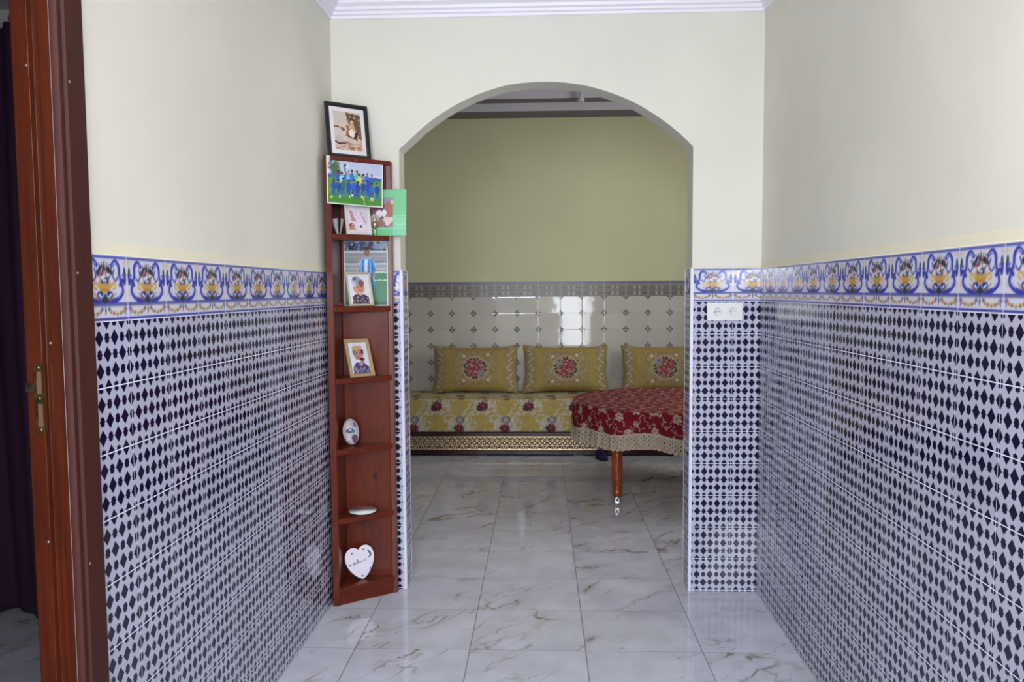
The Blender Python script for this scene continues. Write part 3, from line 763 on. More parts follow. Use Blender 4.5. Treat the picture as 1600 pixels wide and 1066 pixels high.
def art_team():
    A = Art(28.6, 22.0, 5, 'ecebea'); x0, y0, x1, y1 = 0, 0, 28.6, 22
    A.rect(x0, 12, x1, y1, 'bcc4dd'); A.rect(x0, y0, x1, 13.2, '5a9a46'); A.rect(x0, y0, x1, 4.5, '4a8a38')
    A.rect(x0, 12.2, x1, 14.2, '3a5da6', a=.9); A.rect(x0, 13.9, x1, 14.6, 'dfe3ee', a=.9)
    rr = random.Random(9)
    for k in range(40): A.ell(3.8 + rr.gauss(0, 1.2), 16.6 + rr.gauss(0, 1.5), .9, .6, rr.choice(['4f6b52', '5f7b60', '3f5a44']), a=.85)
    A.poly([(2, 14), (3.2, 19), (7.6, 14.2)], '4f6b52', a=.8)
    sk = ['c89a7c', '8a5b44', 'a9765a', '6d4636']
    for row, (yy, n, xa, xb, cols) in enumerate([(12.3, 10, 5.5, 22.5, ['2f62bd', '3d74cc', '7fc0d8', '9fd0dc', '5fb99c', '2b57ae']), (8.6, 10, 3.6, 25.6, ['2348a0', '2a55b2', '1d3b8c', '3566c2', '2e4f9e'])]):
        for k in range(n):
            x = xa + (xb - xa) * k / (n - 1) + rr.uniform(-.4, .4); y = yy + rr.uniform(-.6, .8); c = rr.choice(cols)
            if row == 0 and k in (6,): c = 'd8cf6a'
            if row == 1 and k == 2: c = '2f7a5a'
            A.ell(x, y, 1.25, 2.1, c); A.ell(x, y + 2.5, .62, .72, rr.choice(sk)); A.ell(x, y + 2.95, .62, .4, '2a1f1c')
            if row == 1:
                A.rect(x - .9, y - 3.8, x - .15, y - 1.2, rr.choice(['2a4fa6', '24449a'])); A.rect(x + .15, y - 3.8, x + .9, y - 1.2, rr.choice(['2a4fa6', '2f58b0']))
                A.rect(x - .8, y - 5.0, x - .25, y - 3.8, rr.choice(['e6e9ef', '3563c0', '4a7a9e'])); A.rect(x + .25, y - 5.0, x + .8, y - 3.8, rr.choice(['e6e9ef', '3563c0', '2a7a86']))
    A.ell(10.2, 16.6, .8, 1.3, 'a9d8ec'); A.ell(10.2, 18.2, .6, .6, 'd8e8ef'); A.ell(9.0, 16.9, .8, 1.2, '5b7fae'); A.ell(9, 18.3, .5, .6, '6d4636')
    A.line([(18.5, 4.4), (19.4, 1.2)], .6, 'd9d352'); A.ell(2.2, 3.2, .5, .45, 'e2e07a')
    A.scramble(.26, 3); A.rect(0, 0, .6, 22, 'ecebea'); A.rect(28, 0, 28.6, 22, 'ecebea'); A.rect(0, 0, 28.6, .6, 'ecebea'); A.rect(0, 21.4, 28.6, 22, 'ecebea')
    return A
def art_boy():
    A = Art(22, 31.5, 5, 'efeef0'); x0, y0, x1, y1 = 0, 0, 22, 31.5
    A.rect(x0, 16, x1, y1, '9a9ca2')
    A.rect(x0, 27, x1, y1, '39486a'); rr = random.Random(3)
    for k in range(46): A.ell(rr.uniform(x0, x1), rr.uniform(27.2, 30.8), rr.uniform(.3, 1.1), rr.uniform(.2, .9), rr.choice(['5d86a8', '2b3142', '7f8ea6', 'a9b4c4', '1f2433']))
    A.rect(15.6, 27.6, 21.5, 30.2, '98a0b0', a=.8); A.rect(x0, 26.0, x1, 26.5, 'd8dade')
    for y, c in ((25, '878a90'), (23, '8e8f92'), (21.5, '6f7480'), (20.4, 'c9ccd2'), (19.2, '9fa3ab'), (18.0, 'b9bcc4'), (16.6, '8e939d')): A.rect(x0, y - .5, x1, y + .3, c, a=.8)
    A.rect(x0, y0, x1, 16, '4f8466'); A.rect(x0, 15.9, x1, 16.6, 'cfd6d2'); A.rect(x0, 12.2, x1, 12.6, 'dfe6e0'); A.rect(x0, y0, x1, 2.2, '2f4a55', a=.6)
    A.rect(11.8, y0, 14.2, 8.5, '22272c')
    A.poly([(8.2, 16), (7.3, 20.5), (9.0, 23), (13.6, 23.2), (15.8, 20.4), (14.8, 8.2), (9.6, 8.2)], '8ec4e6')
    for x in (9.6, 12.7, 14.1): A.poly([(x - .55, 8.3), (x + .45, 8.3), (x + .35, 22.6), (x - .45, 22.6)], '3b6fc2')
    A.poly([(9.8, 8.2), (14.8, 8.2), (14.7, 12.5), (9.8, 12.5)], '2f62b8'); A.rect(10.7, 13, 11.6, 22.5, 'e3eaf2')
    A.poly([(8.0, 20.9), (6.9, 16.9), (8.7, 16.6), (9.3, 20.5)], '7db2dc'); A.poly([(14.6, 21), (16.0, 17.0), (14.6, 16.4), (13.8, 19.4)], '3b6fc2')
    A.line([(15.2, 16.8), (14.5, 14.4), (12.4, 12.4)], .8, '9a6d58'); A.line([(7.8, 16.8), (8.5, 13.2)], .8, '9a6d58')
    A.ell(11.6, 26.0, 1.55, 2.0, '8d6a60'); A.ell(11.6, 27.9, 1.6, .95, '3c2b30'); A.ell(13.2, 28.6, .8, 1.0, '6b2338'); A.ell(11.3, 25, .5, .2, '6e463e')
    A.scramble(.13); A.rect(0, 0, .5, 31.5, 'efeef0'); A.rect(21.5, 0, 22, 31.5, 'efeef0'); A.rect(0, 0, 22, .5, 'efeef0'); A.rect(0, 31, 22, 31.5, 'efeef0')
    return A
def art_portrait(kind):
    w, h = (9.6, 13.6) if kind == 0 else (8.8, 14.0)
    A = Art(w, h, 6, 'dcdde6' if kind == 0 else 'd3d4e2')
    rr = random.Random(kind + 5)
    if kind == 0:
        A.poly([(1.0, 0), (1.3, 3.6), (3.2, 4.6), (6.8, 4.4), (8.6, 3.2), (8.8, 0)], '3f3040')
        for k in range(60): A.ell(rr.uniform(1.2, 8.6), rr.uniform(.1, 4.0), .22, .14, rr.choice(['cfc6c9', '8f7f8b', 'b7a9af']))
        A.ell(4.6, 7.6, 2.6, 3.0, 'c58a72'); A.ell(4.0, 10.6, 2.3, 1.9, '8f9fb4'); A.ell(5.9, 9.6, 1.3, 1.5, '8c5850'); A.ell(3.2, 11.6, .9, .7, '5c6470')
        A.ell(4.2, 7.9, .32, .2, '4a2c26'); A.ell(5.7, 7.9, .32, .2, '4a2c26'); A.ell(4.9, 6.2, .8, .25, '9c4c44'); A.ell(3.4, 6.4, .9, 1.0, 'd79f7e', a=.7); A.ell(5.0, 4.9, 1.1, 1.0, 'd9a684')
        A.ell(2.6, 9.2, .7, 1.6, 'b9c3d3', rot=.3)
        A.rect(.2, 12.4, 8.9, 12.7, 'c79aa0', a=.5)
    else:
        A.poly([(.6, 0), (.9, 3.0), (2.6, 5.0), (6.0, 5.0), (8.2, 2.6), (8.6, 0)], '4a3c6c')
        for k in range(40): A.ell(rr.uniform(1.2, 8.2), rr.uniform(.3, 3.0), .2, .28, rr.choice(['c9c2d8', '8a7fa8', 'b7aecb', '2b2446']))
        A.ell(4.2, 8.9, 2.3, 2.9, 'b57c68'); A.ell(3.4, 11.3, 1.7, 1.1, 'b9a86c'); A.ell(4.9, 11.6, 1.5, .7, 'd38c74'); A.ell(2.3, 9.6, .6, 1.2, '6f6a78'); A.ell(6.2, 9.6, .6, 1.3, '5a3a3c')
        A.ell(3.6, 9.1, .3, .18, '40241f'); A.ell(5.2, 9.1, .3, .18, '40241f'); A.ell(5.6, 6.2, 1.1, .8, '38222b'); A.ell(5.4, 5.2, .9, .7, '8d8278'); A.ell(4.0, 7.2, .6, .2, '8e4038')
        A.ell(4.7, 4.2, .9, .8, 'b58f98'); A.ell(1.9, 2.2, .9, 1.2, '76808a', rot=.5)
    return A
def art_child():
    A = Art(10.2, 15.6, 5.5, 'ddd0dd')
    A.ell(4.2, 13.6, 2.6, 1.6, 'b5655e'); A.ell(4.0, 14.4, 1.5, 1.2, 'a94a46'); A.poly([(2.0, 12.8), (8.4, 12.8), (8.9, 4), (3.0, 3.6)], 'dfd3e4')
    A.poly([(1.0, 10.4), (2.6, 10.0), (4.2, 5.2), (2.0, 5.4)], 'c68c8c'); A.line([(6.6, 9.6), (8.8, 4.6)], .55, 'c3929c'); A.line([(4.6, 12.2), (4.2, 8)], .3, 'c9a4b8', a=.7)
    A.ell(1.9, 3.2, 1.3, 1.2, '8a3f35'); A.ell(2.2, 3.2, .6, .7, 'cfa07e'); A.rect(.4, 1.2, 3.6, 2.2, 'b98f68'); A.rect(5.2, 1.6, 7.0, 4.4, 'efeaec'); A.ell(6.2, 3.0, .5, 1.0, '6b6068')
    A.noise(.08, 2, 4)
    return A
def art_green():
    A = Art(19, 22.8, 5, '6fc48d')
    A.rect(0, 0, 19, 3.0, '5cb87c'); A.rect(12.4, 0, 19, 9, '8fd6b2', a=.55)
    A.line(curve([(13, 9), (15, 10), (19, 9.6)]), .35, 'a9e0c2'); A.line(curve([(13, 6.5), (16, 5.6), (19, 6.2)]), .3, 'a4dcbf')
    x0, y0, x1, y1 = .8, 4.2, 12.4, 18.8
    A.rect(x0, y0, x1, y1, '7d6a7c'); A.rect(x0, 15.6, x1, y1, '8d86a6')
    A.poly([(8.2, 9.4), (8.0, 15), (10.2, 17.4), (12.4, 15.6), (12.4, 8.6)], 'a5604f'); A.ell(11.9, 16.6, .7, 1.2, 'd6c09a', rot=.5)
    A.ell(4.5, 11.2, 4.2, 3.0, '5a3540'); A.ell(5.5, 10.8, 1.6, 1.9, 'd9d2da'); A.ell(8.0, 11.2, 1.2, 1.7, 'e2dbe0'); A.ell(3.4, 8.6, 2.4, 2.2, 'a9a29c')
    A.poly([(7.0, 6.2), (8.2, 9.4), (12.4, 9.2), (12.4, 7.6), (10, 5.0)], 'd2c6c2'); A.ell(6.2, 6.2, 2.4, 1.4, '8d5b4a'); A.poly([(9.4, 4.2), (12.4, 7.4), (12.4, 4.2)], '94706a')
    return A

def framed(name, label, cat, px_l, zb, yl, yaw, lean, w, h, fw, ft, fmat, art, mount=0., group=None, strut=True, fparts=True):
    """a standing frame: lower-left corner on the ray of px_l at distance yl"""
    th_ = math.radians(yaw)
    r_ = empty(name, (px_l * yl, yl, zb), th_); tag(r_, label, cat, group)
    piv = empty('pivot') if False else None
    R_ = Matrix.Rotation(-math.radians(lean), 4, 'X')
    bm = bmesh.new()
    # mitred moulding, cross section (inward, front)
    for (a0, a1) in (((0, 0), (w, 0)), ((w, 0), (w, h)), ((w, h), (0, h)), ((0, h), (0, 0))):
        p0, p1 = Vector((a0[0], 0, a0[1])), Vector((a1[0], 0, a1[1])); d = (p1 - p0).normalized(); inw = Vector((-d.z, 0, d.x))
        q = [(0, 0), (0, ft * .8), (fw * .15, ft), (fw * .65, ft * .92), (fw * .8, ft * .6), (fw, ft * .5), (fw, 0)]
        A_ = [bm.verts.new(p0 + inw * o + Vector((0, -1, 0)) * u + d * o) for o, u in q]; B_ = [bm.verts.new(p1 + inw * o + Vector((0, -1, 0)) * u - d * o) for o, u in q]
        for i in range(len(q)): j = (i + 1) % len(q); bm.faces.new((A_[i], A_[j], B_[j], B_[i]))
    bmesh.ops.transform(bm, matrix=R_, verts=bm.verts)
    frombm('frame', bm, fmat, r_, bev=.0006)
    bm = bmesh.new(); addbox(bm, fw * .9, -ft * .3, fw * .9, w - fw * .9, -.0005, h - fw * .9, R_); frombm('backing', bm, M_back if not mount else M_mat, r_)
    m_ = mount
    U = np.array(R_ @ Vector((0, 0, 1))); O = np.array(R_ @ Vector((fw * .9 + m_, -ft * .3 - .0006, fw * .9 + m_)))
    artpanel('print', art, O, (w - 1.8 * fw - 2 * m_, 0, 0), U * (h - 1.8 * fw - 2 * m_), M_print, r_)
    if strut:
        t_ = Vector((w / 2, 0, h * .62)); t_ = R_ @ t_; foot = Vector((w / 2, t_.y + .018, .0))
        bm = bmesh.new(); q = [(-w * .14, foot), (w * .14, foot), (w * .07, t_), (-w * .07, t_)]
        vs1 = [bm.verts.new((w / 2 + dx, p.y, p.z)) for dx, p in q]; vs2 = [bm.verts.new((w / 2 + dx, p.y + .002, p.z)) for dx, p in q]
        bm.faces.new(vs1); bm.faces.new(vs2[::-1])
        for i in range(4): j = (i + 1) % 4; bm.faces.new((vs1[i], vs2[i], vs2[j], vs1[j]))
        frombm('strut', bm, M_back, r_)
    return r_
framed('picture_frame', 'black frame with white mount and sepia beach picture on top of corner shelf', 'picture frame', -.2730, ZT_, 3.728, 38, 8.5, .222, .272, .020, .015, M_blackframe, art_sepia().scramble(.16), .022)
framed('photo_frame', 'off-white frame with pale pink photo, partly hidden under the team photo', 'photo frame', -.2514, 1.83, 3.75, 41, 9, .136, .186, .013, .012, M_whiteframe, art_child().scramble(.12))
framed('photo_frame', 'champagne frame with head portrait leaning in front of the football boy photo', 'photo frame', -.2497, 1.48, 3.748, 42, 14, .136, .172, .012, .012, M_silverframe, art_portrait(0).scramble(.10, 4))
framed('photo_frame', 'pale gold wooden frame with portrait in purple blouse, alone on its shelf', 'photo frame', -.2500, 1.13, 3.742, 42, 20, .136, .196, .018, .012, M_goldframe, art_portrait(1).scramble(.10, 4))

def sheet(name, art, corners, bow, label, cat, mat, th=.0008, curl=0.):
    """thin print through four world corners (bl, br, tr, tl) with a slight bow"""
    o0 = Vector(corners[0]); bl, br, tr, tl = [np.array(Vector(c) - o0) for c in corners]
    ny, nx = art.im.shape[:2]; s_ = np.linspace(0, 1, nx)[None, :, None]; t_ = np.linspace(0, 1, ny)[:, None, None]
    P = (bl * (1 - s_) + br * s_) * (1 - t_) + (tl * (1 - s_) + tr * s_) * t_
    nrm = np.cross(br - bl, tl - bl); nrm /= np.linalg.norm(nrm)
    P = P + nrm * (bow * 4 * s_ * (1 - s_) + curl * np.clip(s_ - .6, 0, 1) ** 2 * (1 - t_) ** 2 * 6)
    o = gridmesh(name, P, tolin(art.im), mat); o.location = o0
    md = o.modifiers.new('thick', 'SOLIDIFY'); md.thickness = th; md.offset = -1
    tag(o, label, cat); return o
sheet('team_photo', art_team(), [(-1.0125, 3.678, 1.974), (-.789, 3.846, 1.966), (-.778, 3.859, 2.194), (-1.0135, 3.680, 2.199)], .001,
      'white-bordered photo of blue football team on green grass, pinned across the shelf top', 'photo', M_print, curl=.02)
sheet('boy_photo', art_boy(), [(-.992, 3.882, 1.4805), (-.768, 3.872, 1.4805), (-.768, 3.877, 1.806), (-.992, 3.887, 1.806)], 0,
      'large photo of boy in light blue football shirt standing behind the champagne frame', 'photo', M_print)
gc = sheet('green_card', art_green().scramble(.12), [(-.863, 3.868, 1.8305), (-.672, 3.870, 1.831), (-.667, 3.872, 2.060), (-.860, 3.871, 2.058)], 0,
      'bright green card mount with photo, sticking out past the shelf over the arch edge', 'card', M_print, th=.003)

# pin of the team photo
bm = bmesh.new(); lathe(bm, [(.0042, 0), (.0042, .002), (.002, .004)], 12, Matrix.Rotation(PI / 2, 4, 'X'))
M_pin, _, _ = newmat('red_pin', lin((.55, .28, .24)), .4)
pn = frombm('drawing_pin', bm, M_pin, smooth=True); pn.location = (-.893, 3.7655, 2.187); pn.rotation_euler = (0, 0, .66)
tag(pn, 'small reddish drawing pin at the top centre of the team photo', 'pin')

# folded grey paper ornament
po = empty('paper_ornament', (-.972, 3.735, 1.83)); tag(po, 'small grey pointed paper ornament in two leaves, left end of the highest inner shelf', 'ornament')
M_gpaper, _, _ = newmat('grey_card', lin((.60, .60, .60)), .7)
for s_, w0, nm in ((-1, .030, 'leaf'), (1, .016, 'leaf')):
    n1, n2 = 10, 12; vs = []; fs = []
    for j in range(n2 + 1):
        v = j / n2; wd_ = w0 * (.28 + .72 * v ** .8)
        for i in range(n1 + 1):
            u = i / n1; vs.append((s_ * (.003 + .004 * v + wd_ * u), -.010 * math.sin(u * PI) - .003, .002 + .075 * v - .004 * u * v))
    for j in range(n2):
        for i in range(n1): a_ = j * (n1 + 1) + i; fs.append([a_, a_ + 1, a_ + n1 + 2, a_ + n1 + 1])
    o = pydata(nm, vs, fs, M_gpaper, po, smooth=True); md = o.modifiers.new('t', 'SOLIDIFY'); md.thickness = .0015
bm = bmesh.new(); lathe(bm, [(.012, 0), (.012, .003), (.003, .004)], 16); frombm('base', bm, M_gpaper, po, smooth=True)

# little brass goblet
M_gob, _, _ = newmat('polished_gilt', lin((.78, .71, .56)), .2, 1.)
gb = empty('brass_goblet', (-.823, 3.846, 1.83)); tag(gb, 'tiny gilt goblet standing before the green card', 'goblet')
bm = bmesh.new(); lathe(bm, [(.011, 0), (.011, .003), (.005, .007), (.004, .018), (.007, .024), (.005, .030), (.004, .034)], 20); frombm('foot', bm, M_gob, gb, smooth=True)
bm = bmesh.new(); lathe(bm, [(.004, .034), (.009, .040), (.012, .050), (.0125, .060), (.009, .066), (.005, .070), (.007, .076), (.0085, .086), (.007, .088)], 20); frombm('cup', bm, M_gob, gb, smooth=True)

# tiny red trinket on the second shelf
bm = bmesh.new()
for dx, dz, r_ in ((-.004, .009, .006), (.004, .009, .006), (0, .006, .006), (0, .013, .004)):
    bmesh.ops.create_uvsphere(bm, u_segments=12, v_segments=8, radius=r_, matrix=Matrix.Translation((dx, 0, dz)))
M_red, _, _ = newmat('red_glass', lin((.55, .06, .12)), .3)
tr_ = frombm('red_trinket', bm, M_red, smooth=True); tr_.location = (-.978, 3.745, 1.4802); tag(tr_, 'tiny red trinket in the left corner beside the champagne frame', 'ornament')

# oval painted plaque
ov = empty('oval_plaque', (-.951, 3.815, .78), math.radians(42)); tag(ov, 'upright oval silver plaque with painted blue flower scene on the shelf', 'plaque')
A = Art(8.4, 12.6, 8, 'b9b4b8'); rr = random.Random(2)
A.ell(4.2, 6.3, 3.6, 5.6, '8e898e', ring=.35)
A.ell(4.2, 8.6, 2.6, 2.6, 'c3bfc6'); A.ell(3.6, 6.9, 2.1, 1.1, '4c5a78'); A.ell(3.5, 7.2, .9, .45, 'b9c7e0'); A.ell(5.1, 6.4, 1.0, .6, '66779c'); A.ell(1.8, 6.9, .7, .7, '5d6258')
A.ell(5.6, 3.0, 1.7, 2.0, '55404f'); A.line([(5.2, 4.6), (5.0, 1.6)], .2, '8f7384'); A.line([(6.0, 4.4), (6.2, 2)], .2, '8f7384'); A.ell(2.4, 3.6, 1.1, 1.3, 'cfc3cf'); A.ell(3.9, 1.9, .5, .9, 'cdb6c2')
A.line(curve([(1, 5.2), (2.5, 5.6), (4, 4.9), (6.6, 5.4)]), .3, 'd3d0d6'); A.ell(4.4, 10.2, 1.1, .8, 'b99c9f'); A.ell(6.3, 9.6, .7, 1.4, '6d6864', rot=.4); A.ell(5.2, 9.0, .4, .3, '5a4548')
n1, n2 = 48, 26; P = np.zeros((n2, n1, 3)); Cc = np.zeros((n2, n1, 3)); imL = tolin(A.im)
R_ = np.array(Matrix.Rotation(-math.radians(11), 3, 'X'))
for j in range(n2):
    q = j / (n2 - 1)
    for i in range(n1):
        a_ = 2 * PI * i / n1; x, z = .042 * q * math.cos(a_), .066 * q * math.sin(a_)
        P[j, i] = R_ @ np.array((x, -.006 - .004 * (1 - q * q), z + .068)); ix = int((x / .084 + .5) * (A.nx - 1)); iz = int((z / .132 + .5) * (A.ny - 1)); Cc[j, i] = imL[iz, ix]
gridmesh('painted_face', P, Cc, M_print, ov, wrap=True)
bm = bmesh.new(); n1 = 40; rg = []
for i in range(n1):
    a_ = 2 * PI * i / n1; rg.append([bm.verts.new(tuple(R_ @ np.array(((.0425 + .0035 * math.cos(b_)) * math.cos(a_), -.003 + .005 * math.sin(b_), (.0665 + .0035 * math.cos(b_)) * math.sin(a_) + .070)))) for b_ in [2 * PI * k / 8 for k in range(8)]])
for i in range(n1):
    for j in range(8): bm.faces.new((rg[i][j], rg[(i + 1) % n1][j], rg[(i + 1) % n1][(j + 1) % 8], rg[i][(j + 1) % 8]))
M_silver, _, _ = newmat('tarnished_silver', lin((.55, .53, .53)), .35, .9)
frombm('rim', bm, M_silver, ov, smooth=True)
bm = bmesh.new(); addbox(bm, -.012, .004, 0, .012, .030, .003); addbox(bm, -.009, .018, 0, .009, .021, .07); frombm('stand', bm, M_silver, ov)

# round dish lying on its shelf
di = empty('round_dish', (-.903, 3.812, .435)); tag(di, 'flat white dish with grey painted centre lying on the fifth shelf down', 'dish')
n1, n2 = 64, 34; P = np.zeros((n2, n1, 3)); Cc = np.zeros((n2, n1, 3)); rr = np.random.RandomState(5)
for j in range(n2):
    q = j / (n2 - 1); z = .006 + .010 * max(0, (q - .6) / .4) ** 1.5
    for i in range(n1):
        a_ = 2 * PI * i / n1; rad = .069 * q * (1 + .02 * math.cos(12 * a_) * q ** 6)
        P[j, i] = (rad * math.cos(a_), rad * math.sin(a_), z)
        c = np.array((.80, .79, .80)); sc_ = math.sin(5 * a_ + 9 * q) * math.cos(7 * a_)
        if q < .62 and sc_ > .1: c = np.array((.36, .33, .35))
        if .70 < q < .74: c = np.array((.52, .50, .53))
        if .82 < q < .93 and math.cos(9 * a_) > .3: c = np.array((.62, .58, .66))
        Cc[j, i] = c
gridmesh('painted_top', P, tolin(Cc), M_print, di, wrap=True)
bm = bmesh.new(); lathe(bm, [(.030, 0), (.034, .001), (.045, .004), (.0675, .013), (.069, .0158)], 64); frombm('underside', bm, M_white, di, smooth=True)

# white heart plaque
hp = empty('heart_plaque', (-.914, 3.838, .088), math.radians(28)); tag(hp, 'white wooden heart plaque with dark dots and script on the lowest shelf', 'plaque')
W_, H_ = .150, .166
half = curve([(0, .905), (.07, .962), (.19, 1.0), (.33, .975), (.45, .87), (.5, .70), (.475, .52), (.385, .33), (.25, .165), (.11, .05), (0, 0)], 4)
hp_pts = [(x * W_, z * H_) for x, z in half] + [(-x * W_, z * H_) for x, z in half[-2:0:-1]]
NH = len(hp_pts)
Rl = Matrix.Rotation(math.radians(-9), 4, 'X') @ Matrix.Rotation(math.radians(-7), 4, 'Y')
bm = bmesh.new()
F1 = [bm.verts.new((x, -.010, z)) for x, z in hp_pts]; B1_ = [bm.verts.new((x, -.002, z)) for x, z in hp_pts]
bm.faces.new(F1); bm.faces.new(B1_[::-1])
for i in range(NH): j = (i + 1) % NH; bm.faces.new((F1[i], B1_[i], B1_[j], F1[j]))
bmesh.ops.transform(bm, matrix=Rl, verts=bm.verts)
M_hw, _, _ = newmat('white_painted_wood', lin((.90, .885, .93)), .5)
frombm('board', bm, M_hw, hp, bev=.0015)
M_ink, _, _ = newmat('grey_violet_ink', lin((.30, .27, .34)), .6)
def strokes(name, paths, wd_, y, mat, par, mtx):
    bm = bmesh.new()
    for p in paths:
        for (a0, b0), (a1, b1) in zip(p, p[1:]):
            d = math.hypot(a1 - a0, b1 - b0) + 1e-9; nx_, nz_ = -(b1 - b0) / d * wd_ / 2, (a1 - a0) / d * wd_ / 2
            addv = [bm.verts.new(q) for q in ((a0 + nx_, y, b0 + nz_), (a0 - nx_, y, b0 - nz_), (a1 - nx_, y, b1 - nz_), (a1 + nx_, y, b1 + nz_))]
            lo_ = [bm.verts.new((v.co.x, y + .0004, v.co.z)) for v in addv]; bm.faces.new(addv); bm.faces.new(lo_[::-1])
            for i in range(4): j = (i + 1) % 4; bm.faces.new((addv[i], lo_[i], lo_[j], addv[j]))
    bmesh.ops.transform(bm, matrix=mtx, verts=bm.verts)
    return frombm(name, bm, mat, par)
scr = curve([(-.034, .086), (-.031, .094), (-.027, .084), (-.024, .090), (-.021, .084), (-.016, .085), (-.013, .105), (-.011, .085), (-.006, .089), (-.002, .085), (.003, .090), (.007, .086), (.012, .091), (.016, .088), (.021, .093), (.026, .090), (.031, .096), (.034, .094)], 5)
strokes('script', [scr, curve([(-.040, .080), (-.034, .090), (-.036, .078)], 5)], .0022, -.0105, M_ink, hp, Rl)
for x, z in ((-.036, .140), (.026, .146), (-.054, .083), (.044, .044), (-.002, .017)):
    bm = bmesh.new(); bmesh.ops.create_cone(bm, cap_ends=True, segments=14, radius1=.0042, radius2=.0042, depth=.0012, matrix=Matrix.Translation((x, -.0106, z)) @ Matrix.Rotation(PI / 2, 4, 'X'))
    bmesh.ops.transform(bm, matrix=Rl, verts=bm.verts); frombm('dot', bm, M_ink, hp)
strokes('motif', [curve([(.046, .140), (.052, .126), (.056, .112), (.052, .104), (.044, .100)], 6), curve([(.052, .130), (.058, .120), (.058, .106)], 4)], .006, -.0104, M_ink, hp, Rl)

# ------------------------------------------------------------------ double socket on the right pillar
so_ = empty('double_socket', (.922, D, 1.4415)); tag(so_, 'white double power socket on the blue tiled pillar right of the arch', 'socket')
box('wall_plate', (-.088, -.010, -.0455), (.088, 0, .0455), M_white, so_, bev=.003)
box('inner_plate', (-.070, -.0125, -.034), (.070, -.009, .034), M_white, so_, bev=.001)
M_sock, _, _ = newmat('socket_well_plastic', lin((.88, .875, .88)), .35)
for sx_ in (-.038, .038):
    w_ = empty('outlet'); w_.parent = so_; w_.location = (sx_, -.0125, 0)
    bm = bmesh.new(); lathe(bm, [(.0195, 0), (.0212, .0022), (.0192, .0026), (.0180, .0008), (.0175, .0002)], 32, Matrix.Rotation(PI / 2, 4, 'X')); frombm('well', bm, M_sock, w_, smooth=True)
    bm = bmesh.new()
    for x, z, r_ in ((-.0095, 0, .0027), (.0095, 0, .0027), (0, 0, .0016), (0, .0155, .0015), (0, -.0155, .0015)):
        bmesh.ops.create_cone(bm, cap_ends=True, segments=12, radius1=r_, radius2=r_, depth=.001, matrix=Matrix.Translation((x, -.0030, z)) @ Matrix.Rotation(PI / 2, 4, 'X'))
    frombm('pin_hole', bm, M_dark, w_)

# ------------------------------------------------------------------ sofa
SY0 = 7.17
sofa = empty('sofa_bench', (.2, 7.45, 0)); tag(sofa, 'long low salon sofa with yellow flowered mattress on dark wood base with gilt strip', 'sofa')
def sbox(nm, a, b_, mat, bev=0): return box(nm, (a[0] - .2, a[1] - 7.45, a[2]), (b_[0] - .2, b_[1] - 7.45, b_[2]), mat, sofa, bev)
XA, XB = SX0 + .012, SX1 - .012
sbox('plinth', (XA, SY0 + .012, .012), (XB, DB - .02, .058), M_darkwood, .004)
sbox('lower_rail', (XA, SY0 - .002, .040), (XB, SY0 + .03, .064), M_darkwood, .004)
sbox('core', (XA, SY0 + .014, .058), (XB, DB - .02, .190), M_darkwood)
sbox('top_rail', (XA, SY0 - .012, .189), (XB, DB - .02, .232), M_darkwood, .008)
for x in (-1.5, -.6, .30, 1.2, 2.0): sbox('foot', (x, SY0 + .02, 0), (x + .09, SY0 + .11, .014), M_darkwood)
# gilt strip: lattice with rosettes and a row of half-rounds
A = Art(9.4, 12.4, 5, '000000')
A.rect(0, 0, 9.4, .9, 'ffffff'); A.rect(0, 1.2, 9.4, 1.5, 'ffffff'); A.rect(0, 11.4, 9.4, 12.4, 'ffffff'); A.rect(0, 10.8, 9.4, 11.1, 'ffffff')
for s1 in (-1, 1):
    for x in (-9.4, 0, 9.4): A.line([(4.7 + x - s1 * 4.7, 1.2), (4.7 + x + s1 * 4.7, 11)], .75, 'ffffff')
for x in (0, 9.4):
    A.ell(x, 6.1, 2.3, 2.3, 'ffffff', ring=.7); A.ell(x, 6.1, .9, .9, 'ffffff'); 
for x, y in ((4.7, 9.9), (4.7, 2.3)): A.ell(x, y, 1.5, 1.5, 'ffffff', ring=.6)
for x, y in ((2.35, 8.4), (7.05, 8.4), (2.35, 3.8), (7.05, 3.8)): A.ell(x, y, .7, .7, 'ffffff')
im = A.im; ny, nx = im.shape[:2]; L = XB - XA; N = int(L / .094 * nx)
col = im[:, (np.arange(N) % nx)]
s_ = np.linspace(0, L, N)[None, :, None]; zz = np.linspace(0, .124, ny)[:, None, None]
P = np.array((XA - .2, SY0 - .009 - 7.45, .064))[None, None, :] + s_ * np.array((1, 0, 0.)) + zz * np.array((0, .13, 1.)) - col[..., :1] * np.array((0, .003, 0))
gridmesh('gilt_strip', P, col, M_gilt, sofa, smooth=True)

